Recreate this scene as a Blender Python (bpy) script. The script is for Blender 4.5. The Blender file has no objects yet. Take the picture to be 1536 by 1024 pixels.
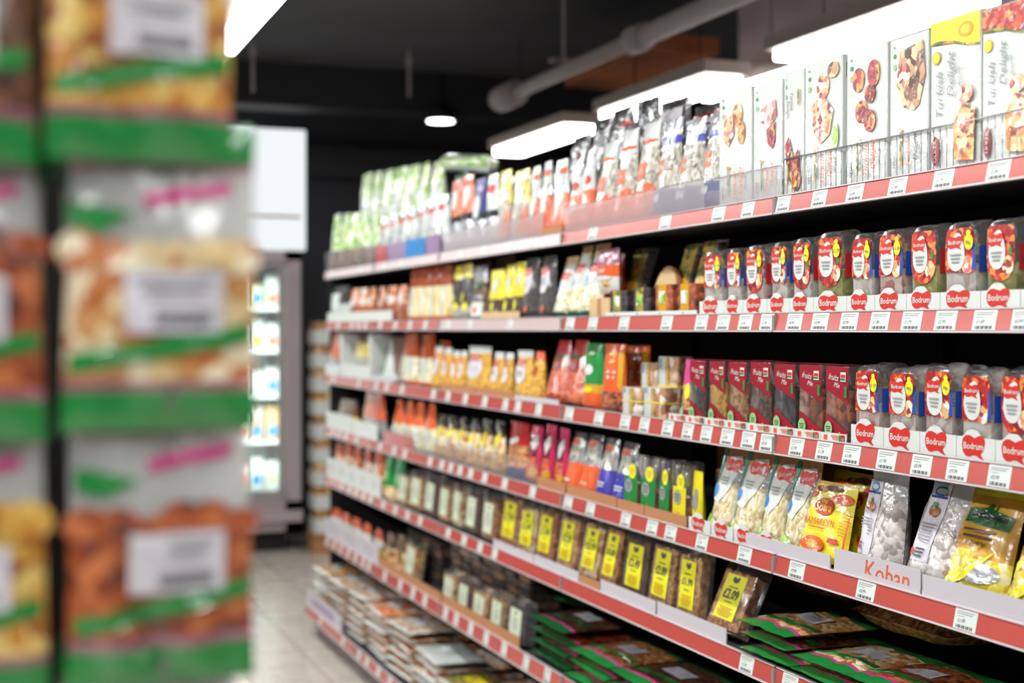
import bpy, math, random
from mathutils import Vector
SC = bpy.context.scene; COL = SC.collection
R = random.Random(7)
F = 2133.0; TH = math.atan(794 / F); CT, ST = math.cos(TH), math.sin(TH)
CZ = 1.57                      # camera height
PI = math.pi

# ---------------------------------------------------------------- measuring helpers (photo frame 1536x1024)
def along(px, P):              # where a sight line meets the vertical plane x = P: distance along the aisle
    Z = F * P / (CT * (px + 26)); return (Z - P * ST) / CT
def dist(px, P): return F * P / (CT * (px + 26))
def across(px, Y): return Y * math.tan(TH + math.atan((px - 768) / F))
def depth(x, y): return x * ST + y * CT

# ---------------------------------------------------------------- materials
def S(c):
    return tuple(((v / 255) / 12.92 if v <= 10 else ((v / 255 + .055) / 1.055) ** 2.4) for v in c) + (1,)
MC = {}
def new_mat(n):
    m = bpy.data.materials.new(n); m.use_nodes = True; m.node_tree.nodes.clear()
    return m, m.node_tree.nodes, m.node_tree.links
def out(N, L, sh):
    o = N.new('ShaderNodeOutputMaterial'); L.new(sh, o.inputs[0])
def principled(N, rough=.5, coat=0, metal=0):
    b = N.new('ShaderNodeBsdfPrincipled')
    b.inputs['Roughness'].default_value = rough; b.inputs['Metallic'].default_value = metal
    b.inputs['Coat Weight'].default_value = coat; b.inputs['Coat Roughness'].default_value = .12
    return b
def crinkle(N, L, b, sc=45, st=.5):
    t = N.new('ShaderNodeTexCoord'); n = N.new('ShaderNodeTexNoise'); n.inputs['Scale'].default_value = sc
    n.inputs['Detail'].default_value = 2; n.inputs['Distortion'].default_value = .6
    u = N.new('ShaderNodeBump'); u.inputs['Strength'].default_value = st; u.inputs['Distance'].default_value = .004
    L.new(t.outputs['Object'], n.inputs['Vector']); L.new(n.outputs[0], u.inputs['Height'])
    L.new(u.outputs[0], b.inputs['Coat Normal']); return u
def plain(n, c, rough=.5, coat=0, metal=0, wrinkle=0):
    m, N, L = new_mat(n); b = principled(N, rough, coat, metal); b.inputs['Base Color'].default_value = S(c)
    if wrinkle:
        u = crinkle(N, L, b, 38, wrinkle); L.new(u.outputs[0], b.inputs['Normal'])
    out(N, L, b.outputs[0]); return m
def cells(n, cols, scale, bump=.6, rough=.45, coat=.8, st=(1, 1, 1), warp=0, detail=0):
    m, N, L = new_mat(n); b = principled(N, rough, coat)
    t = N.new('ShaderNodeTexCoord'); oi = N.new('ShaderNodeObjectInfo'); mp = N.new('ShaderNodeMapping')
    mp.inputs['Scale'].default_value = st
    mul = N.new('ShaderNodeMath'); mul.operation = 'MULTIPLY'; mul.inputs[1].default_value = 9
    L.new(oi.outputs['Random'], mul.inputs[0]); L.new(t.outputs['Object'], mp.inputs[0]); L.new(mul.outputs[0], mp.inputs['Location'])
    vec = mp.outputs[0]
    if warp:
        nz = N.new('ShaderNodeTexNoise'); nz.inputs['Scale'].default_value = scale * .5
        L.new(vec, nz.inputs['Vector']); mx = N.new('ShaderNodeVectorMath'); mx.operation = 'MULTIPLY_ADD'
        mx.inputs[1].default_value = (warp / scale,) * 3; L.new(nz.outputs['Color'], mx.inputs[0]); L.new(vec, mx.inputs[2]); vec = mx.outputs[0]
    v = N.new('ShaderNodeTexVoronoi'); v.inputs['Scale'].default_value = scale; L.new(vec, v.inputs['Vector'])
    sp = N.new('ShaderNodeSeparateColor'); L.new(v.outputs['Color'], sp.inputs[0])
    cr = N.new('ShaderNodeValToRGB'); cr.color_ramp.interpolation = 'CONSTANT'
    e = cr.color_ramp.elements
    while len(e) < len(cols): e.new(.5)
    for i, c in enumerate(cols): e[i].position = i / len(cols); e[i].color = S(c)
    L.new(sp.outputs[0], cr.inputs[0]); L.new(cr.outputs[0], b.inputs['Base Color'])
    if bump:
        u = N.new('ShaderNodeBump'); u.invert = True; u.inputs['Strength'].default_value = bump; u.inputs['Distance'].default_value = .3 / scale
        L.new(v.outputs['Distance'], u.inputs['Height']); L.new(u.outputs[0], b.inputs['Normal'])
    if coat: crinkle(N, L, b)
    out(N, L, b.outputs[0]); return m
def film(n, tint=(245, 245, 245), milk=.0, gloss=1.0, rough=.08, wr=.5):
    m, N, L = new_mat(n); tr = N.new('ShaderNodeBsdfTransparent'); tr.inputs[0].default_value = S(tint)
    gl = N.new('ShaderNodeBsdfGlossy'); gl.inputs['Roughness'].default_value = rough
    df = N.new('ShaderNodeBsdfDiffuse'); df.inputs[0].default_value = S((225, 225, 228))
    fr = N.new('ShaderNodeFresnel'); fr.inputs[0].default_value = 1.5
    t = N.new('ShaderNodeTexCoord'); nz = N.new('ShaderNodeTexNoise'); nz.inputs['Scale'].default_value = 40
    u = N.new('ShaderNodeBump'); u.inputs['Strength'].default_value = wr; u.inputs['Distance'].default_value = .004
    L.new(t.outputs['Object'], nz.inputs['Vector']); L.new(nz.outputs[0], u.inputs['Height'])
    L.new(u.outputs[0], gl.inputs['Normal']); L.new(u.outputs[0], fr.inputs['Normal'])
    k = N.new('ShaderNodeMath'); k.operation = 'MULTIPLY_ADD'; k.inputs[1].default_value = gloss; k.inputs[2].default_value = .015
    L.new(fr.outputs[0], k.inputs[0])
    a = N.new('ShaderNodeMixShader'); a.inputs[0].default_value = milk; L.new(tr.outputs[0], a.inputs[1]); L.new(df.outputs[0], a.inputs[2])
    s = N.new('ShaderNodeMixShader'); L.new(k.outputs[0], s.inputs[0]); L.new(a.outputs[0], s.inputs[1]); L.new(gl.outputs[0], s.inputs[2])
    out(N, L, s.outputs[0]); return m
def frost(n, tint=(235, 235, 238), clear=.5, wr=.3, gl=.06):
    m, N, L = new_mat(n); tr = N.new('ShaderNodeBsdfTransparent'); tr.inputs[0].default_value = S((250, 250, 250))
    df = N.new('ShaderNodeBsdfDiffuse'); tl = N.new('ShaderNodeBsdfTranslucent'); df.inputs[0].default_value = tl.inputs[0].default_value = S(tint)
    g = N.new('ShaderNodeBsdfGlossy'); g.inputs['Roughness'].default_value = .18
    if wr: t = crinkle_node(N, L, wr); L.new(t, g.inputs['Normal'])
    a = N.new('ShaderNodeMixShader'); a.inputs[0].default_value = .4; L.new(df.outputs[0], a.inputs[1]); L.new(tl.outputs[0], a.inputs[2])
    b = N.new('ShaderNodeMixShader'); b.inputs[0].default_value = gl * 2.5; L.new(a.outputs[0], b.inputs[1]); L.new(g.outputs[0], b.inputs[2])
    c = N.new('ShaderNodeMixShader'); c.inputs[0].default_value = clear; L.new(b.outputs[0], c.inputs[1]); L.new(tr.outputs[0], c.inputs[2])
    out(N, L, c.outputs[0]); return m
def crinkle_node(N, L, st):
    t = N.new('ShaderNodeTexCoord'); n = N.new('ShaderNodeTexNoise'); n.inputs['Scale'].default_value = 40
    u = N.new('ShaderNodeBump'); u.inputs['Strength'].default_value = st; u.inputs['Distance'].default_value = .004
    L.new(t.outputs['Object'], n.inputs['Vector']); L.new(n.outputs[0], u.inputs['Height']); return u.outputs[0]
def glow(n, c, s):
    m, N, L = new_mat(n); e = N.new('ShaderNodeEmission'); e.inputs[0].default_value = S(c); e.inputs[1].default_value = s
    out(N, L, e.outputs[0]); return m
def tiles(n):
    m, N, L = new_mat(n); b = principled(N, .22, .25)
    g = N.new('ShaderNodeNewGeometry'); mp = N.new('ShaderNodeMapping'); mp.inputs['Location'].default_value = (.2, .05, 0)
    br = N.new('ShaderNodeTexBrick'); br.offset = 0; br.inputs['Scale'].default_value = 1
    br.inputs['Brick Width'].default_value = .33; br.inputs['Row Height'].default_value = .33; br.inputs['Mortar Size'].default_value = .004
    br.inputs['Color1'].default_value = S((214, 204, 192)); br.inputs['Color2'].default_value = S((206, 195, 184)); br.inputs['Mortar'].default_value = S((120, 108, 100))
    L.new(g.outputs['Position'], mp.inputs[0]); L.new(mp.outputs[0], br.inputs[0]); L.new(br.outputs[0], b.inputs['Base Color'])
    nz = N.new('ShaderNodeTexNoise'); nz.inputs['Scale'].default_value = 4; L.new(g.outputs['Position'], nz.inputs[0])
    r = N.new('ShaderNodeMapRange'); r.inputs['To Min'].default_value = .15; r.inputs['To Max'].default_value = .4; L.new(nz.outputs[0], r.inputs[0]); L.new(r.outputs[0], b.inputs['Roughness'])
    out(N, L, b.outputs[0]); return m
def wall_paint(n, c, rough=.7):
    m, N, L = new_mat(n); b = principled(N, rough)
    g = N.new('ShaderNodeNewGeometry'); nz = N.new('ShaderNodeTexNoise'); nz.inputs['Scale'].default_value = 1.3; L.new(g.outputs['Position'], nz.inputs[0])
    cr = N.new('ShaderNodeValToRGB'); cr.color_ramp.elements[0].position = .3; cr.color_ramp.elements[1].position = .7
    cr.color_ramp.elements[0].color = S(tuple(v * .85 for v in c)); cr.color_ramp.elements[1].color = S(tuple(min(255, v * 1.1) for v in c))
    L.new(nz.outputs[0], cr.inputs[0]); L.new(cr.outputs[0], b.inputs['Base Color']); out(N, L, b.outputs[0]); return m

T = {}
def P_(n, *a, **k): T[n] = lambda: plain(n, *a, **k)
def C_(n, *a, **k): T[n] = lambda: cells(n, *a, **k)
def F_(n, *a, **k): T[n] = lambda: film(n, *a, **k)
def M(n):
    if n not in MC: MC[n] = T[n]()
    return MC[n]
P_('white', (212, 216, 213), .45); P_('white_film', (210, 215, 212), .3, .8, wrinkle=.25); P_('ticket', (216, 223, 219), .5)
P_('ink', (70, 70, 76), .6); P_('grey_ink', (150, 150, 156), .6); P_('logo_red', (206, 44, 34), .4); P_('logo_orange', (226, 92, 40), .4)
P_('rail', (192, 80, 72), .32, .8); P_('glare_rail', (214, 190, 192), .3, .8); P_('rail_lip', (216, 206, 208), .25, .5); P_('cap_grey', (150, 142, 142), .4)
P_('shelf_metal', (64, 62, 64), .5); P_('back_metal', (26, 26, 28), .6); P_('plinth', (128, 112, 114), .4); P_('dark', (14, 14, 16), .6)
P_('kraft', (178, 122, 82), .7); P_('kraft_pale', (206, 176, 130), .7); P_('card_grey', (196, 190, 198), .5)
P_('green', (30, 140, 62), .35, 1, wrinkle=.35); P_('dark_green', (16, 96, 44), .35, 1, wrinkle=.35); P_('pink', (214, 60, 140), .35, .8)
P_('yellow', (238, 222, 24), .35, .9, wrinkle=.25); P_('flat_yellow', (232, 226, 30), .5); P_('gold', (216, 160, 30), .35, .8, wrinkle=.2)
P_('orange', (232, 96, 36), .35, .9, wrinkle=.25); P_('red', (190, 28, 34), .35, .9, wrinkle=.3); P_('maroon', (156, 28, 46), .35, .6)
P_('magenta', (206, 36, 92), .35, 1, wrinkle=.3); P_('purple', (96, 70, 140), .35, .7, wrinkle=.2); P_('blue', (56, 46, 168), .35, .8, wrinkle=.25)
P_('sky_blue', (40, 130, 200), .4); P_('navy', (36, 40, 120), .4); P_('strong_blue', (24, 76, 176), .4); P_('lilac', (150, 120, 160), .4, .5)
P_('silver', (200, 200, 206), .22, .6, .6, wrinkle=.6); P_('black_foil', (46, 42, 46), .25, 1, wrinkle=.7); P_('chrome', (170, 166, 166), .25, 0, .9)
P_('brown', (110, 66, 44), .5, .4); P_('mint', (150, 190, 130), .45); P_('teal', (30, 130, 110), .4, .6); P_('pale_label', (206, 216, 188), .5)
P_('duct', (168, 156, 154), .6); P_('ribbon', (222, 206, 80), .5); P_('sticker', (214, 210, 220), .45); P_('beige_housing', (176, 160, 150), .5); P_('fridge_grey', (168, 154, 156), .4, .2)
C_('lime', [(150, 200, 60), (196, 224, 120), (236, 240, 226), (110, 170, 50)], 60, .2, warp=.5)
C_('lime_white', [(226, 232, 214), (180, 210, 110), (240, 240, 236), (120, 176, 60)], 50, .2, warp=.5)
C_('almond', [(176, 104, 56), (206, 140, 84), (150, 80, 44), (224, 168, 110)], 90)
C_('peanut', [(216, 160, 100), (234, 192, 136), (190, 124, 74)], 80)
C_('cashew', [(234, 206, 150), (246, 230, 196), (206, 150, 90), (196, 116, 60), (240, 214, 166)], 52)
C_('corn', [(206, 140, 50), (226, 176, 80), (160, 90, 36), (240, 206, 120), (180, 110, 44)], 60)
C_('apricot', [(182, 92, 50), (204, 116, 66), (142, 62, 36), (172, 84, 48), (112, 56, 42)], 55)
C_('walnut', [(104, 64, 42), (134, 88, 60), (70, 42, 30)], 85); C_('prune', [(54, 40, 46), (84, 66, 74), (34, 26, 30)], 80)
C_('raisin', [(70, 46, 38), (96, 62, 46), (44, 30, 28)], 150); C_('mulberry', [(190, 138, 84), (214, 170, 112), (150, 100, 60)], 120)
C_('chick', [(226, 170, 60), (236, 190, 80), (200, 140, 40)], 110); C_('red_nut', [(206, 84, 52), (222, 120, 80), (176, 56, 36)], 85)
C_('seed', [(176, 170, 158), (206, 200, 186), (140, 134, 122)], 150, st=(1.6, 1, .6)); C_('pumpkin_seed', [(222, 206, 164), (236, 224, 190), (196, 172, 122)], 110, st=(1.5, 1, .7))
C_('black_seed', [(60, 54, 56), (82, 74, 74), (44, 38, 40)], 170); C_('popcorn', [(226, 220, 186), (240, 236, 212), (200, 186, 130)], 80)
C_('sugared', [(206, 198, 196), (224, 216, 214), (170, 158, 154)], 75); C_('delight', [(228, 218, 206), (238, 232, 224), (212, 190, 182)], 45)
C_('delight_pink', [(232, 200, 190), (240, 222, 212), (206, 130, 120)], 45); C_('delight_green', [(176, 174, 90), (206, 200, 120), (150, 150, 60)], 50)
C_('snack', [(196, 134, 76), (214, 160, 100), (232, 210, 180), (170, 100, 54), (206, 150, 100)], 36, 1.3, warp=.6)
C_('snack_white', [(206, 176, 150), (226, 216, 206), (184, 130, 96), (206, 160, 124)], 34, 1.4, warp=.6)
C_('snack_orange', [(226, 120, 50), (240, 226, 214), (206, 96, 40), (232, 170, 120)], 36, 1.2, warp=.6)
C_('noodle', [(236, 216, 160), (244, 232, 190), (222, 190, 110)], 60, st=(2.5, 1, .4))
C_('chips', [(226, 196, 110), (240, 214, 140), (190, 110, 60)], 60, warp=.4)
C_('fruit_print', [(160, 24, 30), (196, 36, 34), (122, 20, 44), (214, 74, 40), (176, 40, 40), (232, 140, 60)], 105, 0, .4, .7, warp=1.2)
C_('sweets_print', [(238, 206, 150), (226, 176, 120), (236, 120, 110), (250, 236, 220), (150, 60, 50)], 90, 0, .4, .7, warp=.8)
C_('rose_print', [(150, 30, 50), (190, 60, 70), (120, 30, 40), (214, 150, 70)], 70, 0, .4, .6, warp=.8)
C_('almond_print', [(206, 120, 50), (230, 170, 90), (150, 70, 40), (240, 214, 170)], 70, 0, .4, .6, warp=.8)
C_('pink_print', [(226, 190, 186), (206, 140, 140), (236, 220, 214), (170, 90, 90)], 60, 0, .4, .6, warp=.8)
C_('choc_print', [(90, 50, 40), (140, 90, 70), (226, 196, 150), (200, 150, 110)], 50, 0, .4, .6, warp=.8)
C_('fig_print', [(160, 70, 40), (236, 200, 60), (80, 40, 90), (226, 120, 60)], 70, 0, .4, .6, warp=.8)
C_('yellow_mess', [(234, 214, 40), (244, 230, 90), (220, 190, 30), (246, 240, 190), (190, 130, 30)], 55, .3, warp=.6)
C_('olive_print', [(120, 120, 50), (166, 160, 60), (90, 96, 44), (206, 150, 60)], 70, .1, warp=.5)
F_('clear', (247, 247, 248), .02); F_('clear_shell', (250, 250, 251), .05, .7, .12, .12); T['haze'] = lambda: frost('haze', (225, 225, 228), .76)
T['milky'] = lambda: frost('milky', (232, 222, 226), .4, 0); T['pink_film'] = lambda: frost('pink_film', (236, 150, 186), .35, .7, .12); T['orange_film'] = lambda: frost('orange_film', (226, 104, 50), .3, .7, .12)
T['magenta_film'] = lambda: frost('magenta_film', (206, 60, 100), .35, .8, .16); F_('glass', (235, 242, 240), .02, 1, .02, 0); T['bag_film'] = lambda: frost('bag_film', (250, 252, 252), .2, .9, .08)
T['grey_film'] = lambda: frost('grey_film', (120, 110, 114), .5, .8, .12)

# ---------------------------------------------------------------- mesh building
class MB:
    def __init__(s): s.v = []; s.f = []; s.m = []; s.mats = []
    def mi(s, n):
        if n not in s.mats: s.mats.append(n)
        return s.mats.index(n)
    def add(s, vs, fs, mat):
        o = len(s.v); s.v += [tuple(p) for p in vs]
        if callable(mat): mm = [s.mi(mat(i)) for i in range(len(fs))]
        else: mm = [s.mi(mat)] * len(fs)
        s.f += [tuple(o + i for i in f) for f in fs]; s.m += mm
    def box(s, x0, x1, y0, y1, z0, z1, mat):
        s.add([(x0, y0, z0), (x1, y0, z0), (x1, y1, z0), (x0, y1, z0), (x0, y0, z1), (x1, y0, z1), (x1, y1, z1), (x0, y1, z1)],
              [(0, 3, 2, 1), (4, 5, 6, 7), (0, 1, 5, 4), (1, 2, 6, 5), (2, 3, 7, 6), (3, 0, 4, 7)], mat)
    def bbox(s, x0, x1, y0, y1, z0, z1, b, mat):      # box with bevelled vertical edges
        o = [(x0 + b, y0), (x1 - b, y0), (x1, y0 + b), (x1, y1 - b), (x1 - b, y1), (x0 + b, y1), (x0, y1 - b), (x0, y0 + b)]
        s.add([(x, y, z0) for x, y in o] + [(x, y, z1) for x, y in o],
              [tuple(range(7, -1, -1)), tuple(range(8, 16))] + [(i, (i + 1) % 8, 8 + (i + 1) % 8, 8 + i) for i in range(8)], mat)
    def loft(s, rings, mat, cap0=True, cap1=True):
        n = len(rings[0]); vs = [p for r in rings for p in r]; fs = []
        for k in range(len(rings) - 1):
            for i in range(n):
                j = (i + 1) % n; fs.append((k * n + i, k * n + j, (k + 1) * n + j, (k + 1) * n + i))
        if cap0: fs.append(tuple(range(n - 1, -1, -1)))
        if cap1: fs.append(tuple((len(rings) - 1) * n + i for i in range(n)))
        s.add(vs, fs, mat)
    def tube(s, pts, r, mat, n=6):
        rings = []
        for i, p in enumerate(pts):
            a = Vector(pts[max(0, i - 1)]); b = Vector(pts[min(len(pts) - 1, i + 1)]); d = (b - a).normalized()
            u = d.cross(Vector((0, 0, 1)))
            if u.length < .1: u = d.cross(Vector((1, 0, 0)))
            u.normalize(); w = d.cross(u)
            rings.append([tuple(Vector(p) + r * (math.cos(2 * PI * k / n) * u + math.sin(2 * PI * k / n) * w)) for k in range(n)])
        s.loft(rings, mat)
    def build(s, name, parent=None, smooth=False):
        me = bpy.data.meshes.new(name); me.from_pydata(s.v, [], s.f)
        for n in s.mats: me.materials.append(M(n))
        me.polygons.foreach_set('material_index', s.m)
        if smooth: me.polygons.foreach_set('use_smooth', [True] * len(s.f))
        me.update(); o = bpy.data.objects.new(name, me); COL.objects.link(o)
        if parent: o.parent = parent
        return o
def thing(name, loc, label, cat, group=None, rz=0, rx=0, ry=0):
    o = bpy.data.objects.new(name, None); COL.objects.link(o); o.empty_display_size = .05
    o.location = loc; o.rotation_euler = (rx, ry, rz); tag(o, label, cat, group); return o
def tag(o, label, cat, group=None):
    o['label'] = label; o['category'] = cat
    if group: o['group'] = group
def struct(o): o['kind'] = 'structure'; return o

TG = {}
def text_geo(s, shear=0, bold=0):
    k = (s, shear, bold)
    if k not in TG:
        cu = bpy.data.curves.new('t', 'FONT'); cu.body = s; cu.size = 1; cu.align_x = 'CENTER'; cu.align_y = 'CENTER'
        cu.resolution_u = 2; cu.shear = shear; cu.offset = bold
        ob = bpy.data.objects.new('t', cu); me = ob.to_mesh()
        TG[k] = ([(v.co.x, v.co.y) for v in me.vertices], [tuple(p.vertices) for p in me.polygons])
        ob.to_mesh_clear(); bpy.data.objects.remove(ob); bpy.data.curves.remove(cu)
    return TG[k]
def bean():
    return [(-.5, .12), (-.46, .32), (-.34, .46), (-.18, .48), (-.04, .42), (.06, .37), (.16, .43), (.3, .5), (.44, .44), (.5, .26), (.47, .04), (.4, -.16), (.32, -.28), (.36, -.4), (.46, -.5), (.3, -.46), (.12, -.36), (-.02, -.36), (-.18, -.43), (-.33, -.41), (-.45, -.26), (-.49, -.06)]
def drop(n=24):
    return [(.5 * math.cos(2 * PI * i / n) * (1 - .18 * math.sin(2 * PI * i / n)) + .12 * max(0, math.sin(2 * PI * i / n)) ** 3, .5 * math.sin(2 * PI * i / n)) for i in range(n)]
def burst(n=20): return [(.5 * (1 if i % 2 else .86) * math.cos(2 * PI * i / n), .5 * (1 if i % 2 else .86) * math.sin(2 * PI * i / n)) for i in range(n)]
BEAN, DROP, BURST = bean(), drop(), burst()
def decals(name, parent, surf, w, h, ds, curved=False, base=.0006):
    """printed labels laid on a product's front; surf(x, z) gives the front's y"""
    mb = MB(); step = .0005; rings = 4 if curved else 1
    def put(pts, mat, k):
        if curved:
            q = []
            for i in range(len(pts)):
                a, b = pts[i], pts[(i + 1) % len(pts)]; m = 1 if len(pts) > 12 else 5
                q += [(a[0] + (b[0] - a[0]) * t / m, a[1] + (b[1] - a[1]) * t / m) for t in range(m)]
            pts = q
        cx = sum(p[0] for p in pts) / len(pts); cz = sum(p[1] for p in pts) / len(pts); n = len(pts)
        off = base + step * k; vs = [(cx, surf(cx, cz) - off, cz)]; fs = []
        for r in range(1, rings + 1):
            for p in pts:
                x = cx + (p[0] - cx) * r / rings; z = cz + (p[1] - cz) * r / rings; vs.append((x, surf(x, z) - off, z))
        for i in range(n):
            j = (i + 1) % n; fs.append((0, 1 + i, 1 + j))
            for r in range(rings - 1): fs.append((1 + r * n + i, 1 + (r + 1) * n + i, 1 + (r + 1) * n + j, 1 + r * n + j))
        mb.add(vs, fs, mat)
    for k, d in enumerate(ds):
        t = d[0]
        if t == 'p': put([(x * w, z * h) for x, z in d[1]], d[2], k)
        elif t in 'rebdsy':
            _, cx, cz, ww, hh, mat = d[:6]; rot = d[6] if len(d) > 6 else 0
            if t == 'r': sh = [(-.5, -.5), (.5, -.5), (.5, .5), (-.5, .5)]
            elif t == 'e': sh = [(.5 * math.cos(2 * PI * i / 20), .5 * math.sin(2 * PI * i / 20)) for i in range(20)]
            elif t == 'b': sh = BEAN
            elif t == 'd': sh = DROP
            elif t == 's': sh = BURST
            else: sh = [(-.5, -.5), (.5, -.5), (.5, .1), (.4, .32), (.2, .46), (0, .5), (-.2, .46), (-.4, .32), (-.5, .1)]
            c, s_ = math.cos(rot), math.sin(rot); W_, H_ = ww * w, hh * h
            put([(cx * w + x * W_ * c - z * H_ * s_, cz * h + x * W_ * s_ + z * H_ * c) for x, z in sh], mat, k)
        elif t == 't':
            _, st, cx, cz, size, mat = d[:6]; rot = d[6] if len(d) > 6 else 0; shear = d[7] if len(d) > 7 else 0; bold = d[8] if len(d) > 8 else 0
            vs, fs = text_geo(st, shear, bold); c, s_ = math.cos(rot), math.sin(rot); z_ = size * w; off = base + step * k
            vv = [(cx * w + (x * c - y * s_) * z_, cz * h + (x * s_ + y * c) * z_) for x, y in vs]
            mb.add([(x, surf(x, z) - off, z) for x, z in vv], fs, mat)
        elif t == 'l':
            _, cx, cz, ww, hh, n, mat = d[:7]; vert = len(d) > 7; off = base + step * k
            for i in range(n):
                if vert: x = (cx - ww / 2 + ww * (i + .5) / n) * w; a, b, z0, z1 = x - ww * w / n * .25, x + ww * w / n * .25, (cz - hh / 2) * h, (cz + hh / 2) * h
                else:
                    z = (cz - hh / 2 + hh * (i + .5) / n) * h; f = .7 + .3 * ((i * 7) % 3) / 2; a, b = (cx - ww / 2 * f) * w, (cx + ww / 2 * f) * w; z0, z1 = z - hh * h / n * .22, z + hh * h / n * .22
                mb.add([(x, surf(x, zz) - off, zz) for x, zz in ((a, z0), (b, z0), (b, z1), (a, z1))], [(0, 1, 2, 3)], mat)
    return mb.build(name, parent)

# ---------------------------------------------------------------- product shapes (front faces local -Y)
def pouch(parent, w, h, d, bands, seed=0, taper=.06, stand=True, nu=12, nv=13, wr=.0016, gather=0, ds=None, name='bag', lab='label', zig=0):
    rr = random.Random(seed); ph = [(rr.uniform(2, 7), rr.uniform(2, 8), rr.uniform(0, 6.3), rr.uniform(-1, 1)) for _ in range(4)]
    sk = rr.uniform(-.02, .02)
    def wid(v):
        k = 1 - taper * v * v
        if gather and v > .62: k *= 1 - gather * math.sin(min(1, (v - .62) / .3) * PI / 1.25)
        return w / 2 * k * (1 - .03 * math.sin(v * PI))
    def dep(u, v):
        if stand: a = min(1, v * 9 + .45) * (max(0, 1 - v)) ** .75
        else: a = (max(0, 4 * v * (1 - v))) ** .5
        a *= math.sqrt(max(0, 1 - (abs(u) ** 3))); return d / 2 * a + .0008
    def wrk(u, v):
        s = sum(math.sin(a * u * 1.6 + b * v * 2 + c) * e for a, b, c, e in ph)
        s += .9 * math.sin(u * 15 + ph[0][2] + 3 * v) * max(0, v - .55) * 2 + .7 * math.sin(u * 13 + ph[1][2]) * max(0, .2 - v) * 4
        return wr * s * (1 - abs(u) ** 4) * min(1, .35 + 5 * v, .35 + 5 * (1 - v))
    def surf(x, z):
        v = min(1, max(0, z / h)); u = max(-.97, min(.97, (x - sk * z) / wid(v))); return -dep(u, v) + wrk(u, v)
    vs_ = sorted(set([round(i / nv, 4) for i in range(nv + 1)] + [b[0] for b in bands]))
    mb = MB()
    for side in (-1, 1):
        pts = []; fs = []; fm = []
        for v in vs_:
            for i in range(nu + 1):
                u = -1 + 2 * i / nu; x = u * wid(v) + sk * v * h
                y = side * dep(u, v) + (wrk(u, v) if abs(u) < 1 else 0)
                z = v * h + (zig * math.sin(i * 2.1) if v in (0, 1) else 0)
                pts.append((x, y, z))
        n = nu + 1
        for j in range(len(vs_) - 1):
            vm = (vs_[j] + vs_[j + 1]) / 2; mt = next((b[1] for b in bands if vm <= b[0]), bands[-1][1])
            for i in range(nu):
                q = (j * n + i, j * n + i + 1, (j + 1) * n + i + 1, (j + 1) * n + i); fs.append(q if side < 0 else q[::-1]); fm.append(mt)
        mb.add(pts, fs, lambda i: fm[i])
    o = mb.build(name, parent, True)
    if ds: decals(lab, parent, surf, w, h, ds, True, .0014)
    return o
def rr_outline(w, h, rt, rb, ins=0, n=4):
    pts = []; x = w / 2 - ins; z1 = h - ins; z0 = ins; rt = max(.001, rt - ins); rb = max(.001, rb - ins)
    for cx, cz, r, a0 in ((x - rb, z0 + rb, rb, -PI / 2), (x - rt, z1 - rt, rt, 0), (-x + rt, z1 - rt, rt, PI / 2), (-x + rb, z0 + rb, rb, PI)):
        for i in range(n + 1): a = a0 + PI / 2 * i / n; pts.append((cx + r * math.cos(a), cz + r * math.sin(a)))
    return pts
def tub(parent, w, h, d, rt, rb, content, ch, ds, seed=0, shell='clear_shell', rim=.004):
    mb = MB(); rg = lambda ins, y: [(x, y, z) for x, z in rr_outline(w, h, rt, rb, ins)]
    mb.loft([rg(rim * .6, d / 2), rg(0, d / 2 - .001), rg(0, d / 2 - .004), rg(rim * .8, d / 2 - .006), rg(rim * 1.3, -d / 2 + .006), rg(rim * 1.6, -d / 2 + .0015), rg(rim * 2.2, -d / 2)], shell)
    mb.build('clear_shell', parent, True)
    if content:
        rr = random.Random(seed); i = rim * 1.6 + .0015; c = MB(); n = 9; x0 = w / 2 - i
        bot = [(-x0 + .004, i + .001), (x0 - .004, i + .001), (x0, i + .006)]
        top = [(x0 - 2 * x0 * k / n, ch + rr.uniform(-.006, .006)) for k in range(n + 1)]
        o = bot + top + [(-x0, i + .006)]
        c.loft([[(x, -d / 2 + .0022, z) for x, z in o], [(x, d / 2 - .007, z * .97) for x, z in o]], content); c.build('contents', parent)
    if ds: decals('label', parent, lambda x, z: -d / 2, w, h, ds)

SHELF = dict(A=(.298, .042, 1.66), B=(.038, .045, 1.66), C=(-.234, .047, 1.66), D=(-.504, .045, 1.66), E=(-.757, .046, 1.66), F=(-1.065, .055, 1.66), G=(-1.425, .048, 1.56))
def surf_z(s): return CZ + SHELF[s][0] - .007
SN = dict(A='top shelf', B='second shelf', C='third shelf', D='fourth shelf', E='fifth shelf', F='sixth shelf', G='bottom shelf')
ORD = ['first', 'second', 'third', 'fourth', 'fifth', 'sixth', 'seventh', 'eighth', 'ninth', 'tenth', 'eleventh', 'twelfth', 'thirteenth', 'fourteenth', 'fifteenth', 'sixteenth', 'seventeenth', 'eighteenth', 'nineteenth', 'twentieth', 'twenty-first', 'twenty-second', 'twenty-third', 'twenty-fourth', 'twenty-fifth', 'twenty-sixth', 'twenty-seventh', 'twenty-eighth', 'twenty-ninth', 'thirtieth', 'thirty-first']
def seat(s, x0, x1, yt, back=.014, raise_=0):
    """position, width and height of a product standing on shelf s between photo columns x0 and x1, its top at row yt"""
    P = SHELF[s][2] + max(back, .0195); y0, y1 = along(x0, P), along(x1, P); w = y0 - y1; yc = (y0 + y1) / 2
    z = surf_z(s) + raise_; top = CZ + (493 - yt) / F * depth(P, yc); k = 'ABCDEFG'.index(s); lim = 9 if k == 0 else CZ + SHELF['ABCDEFG'[k - 1]][0] - .036 - z
    return P, yc, w, z, min(lim, max(.03, top - z))
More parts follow.
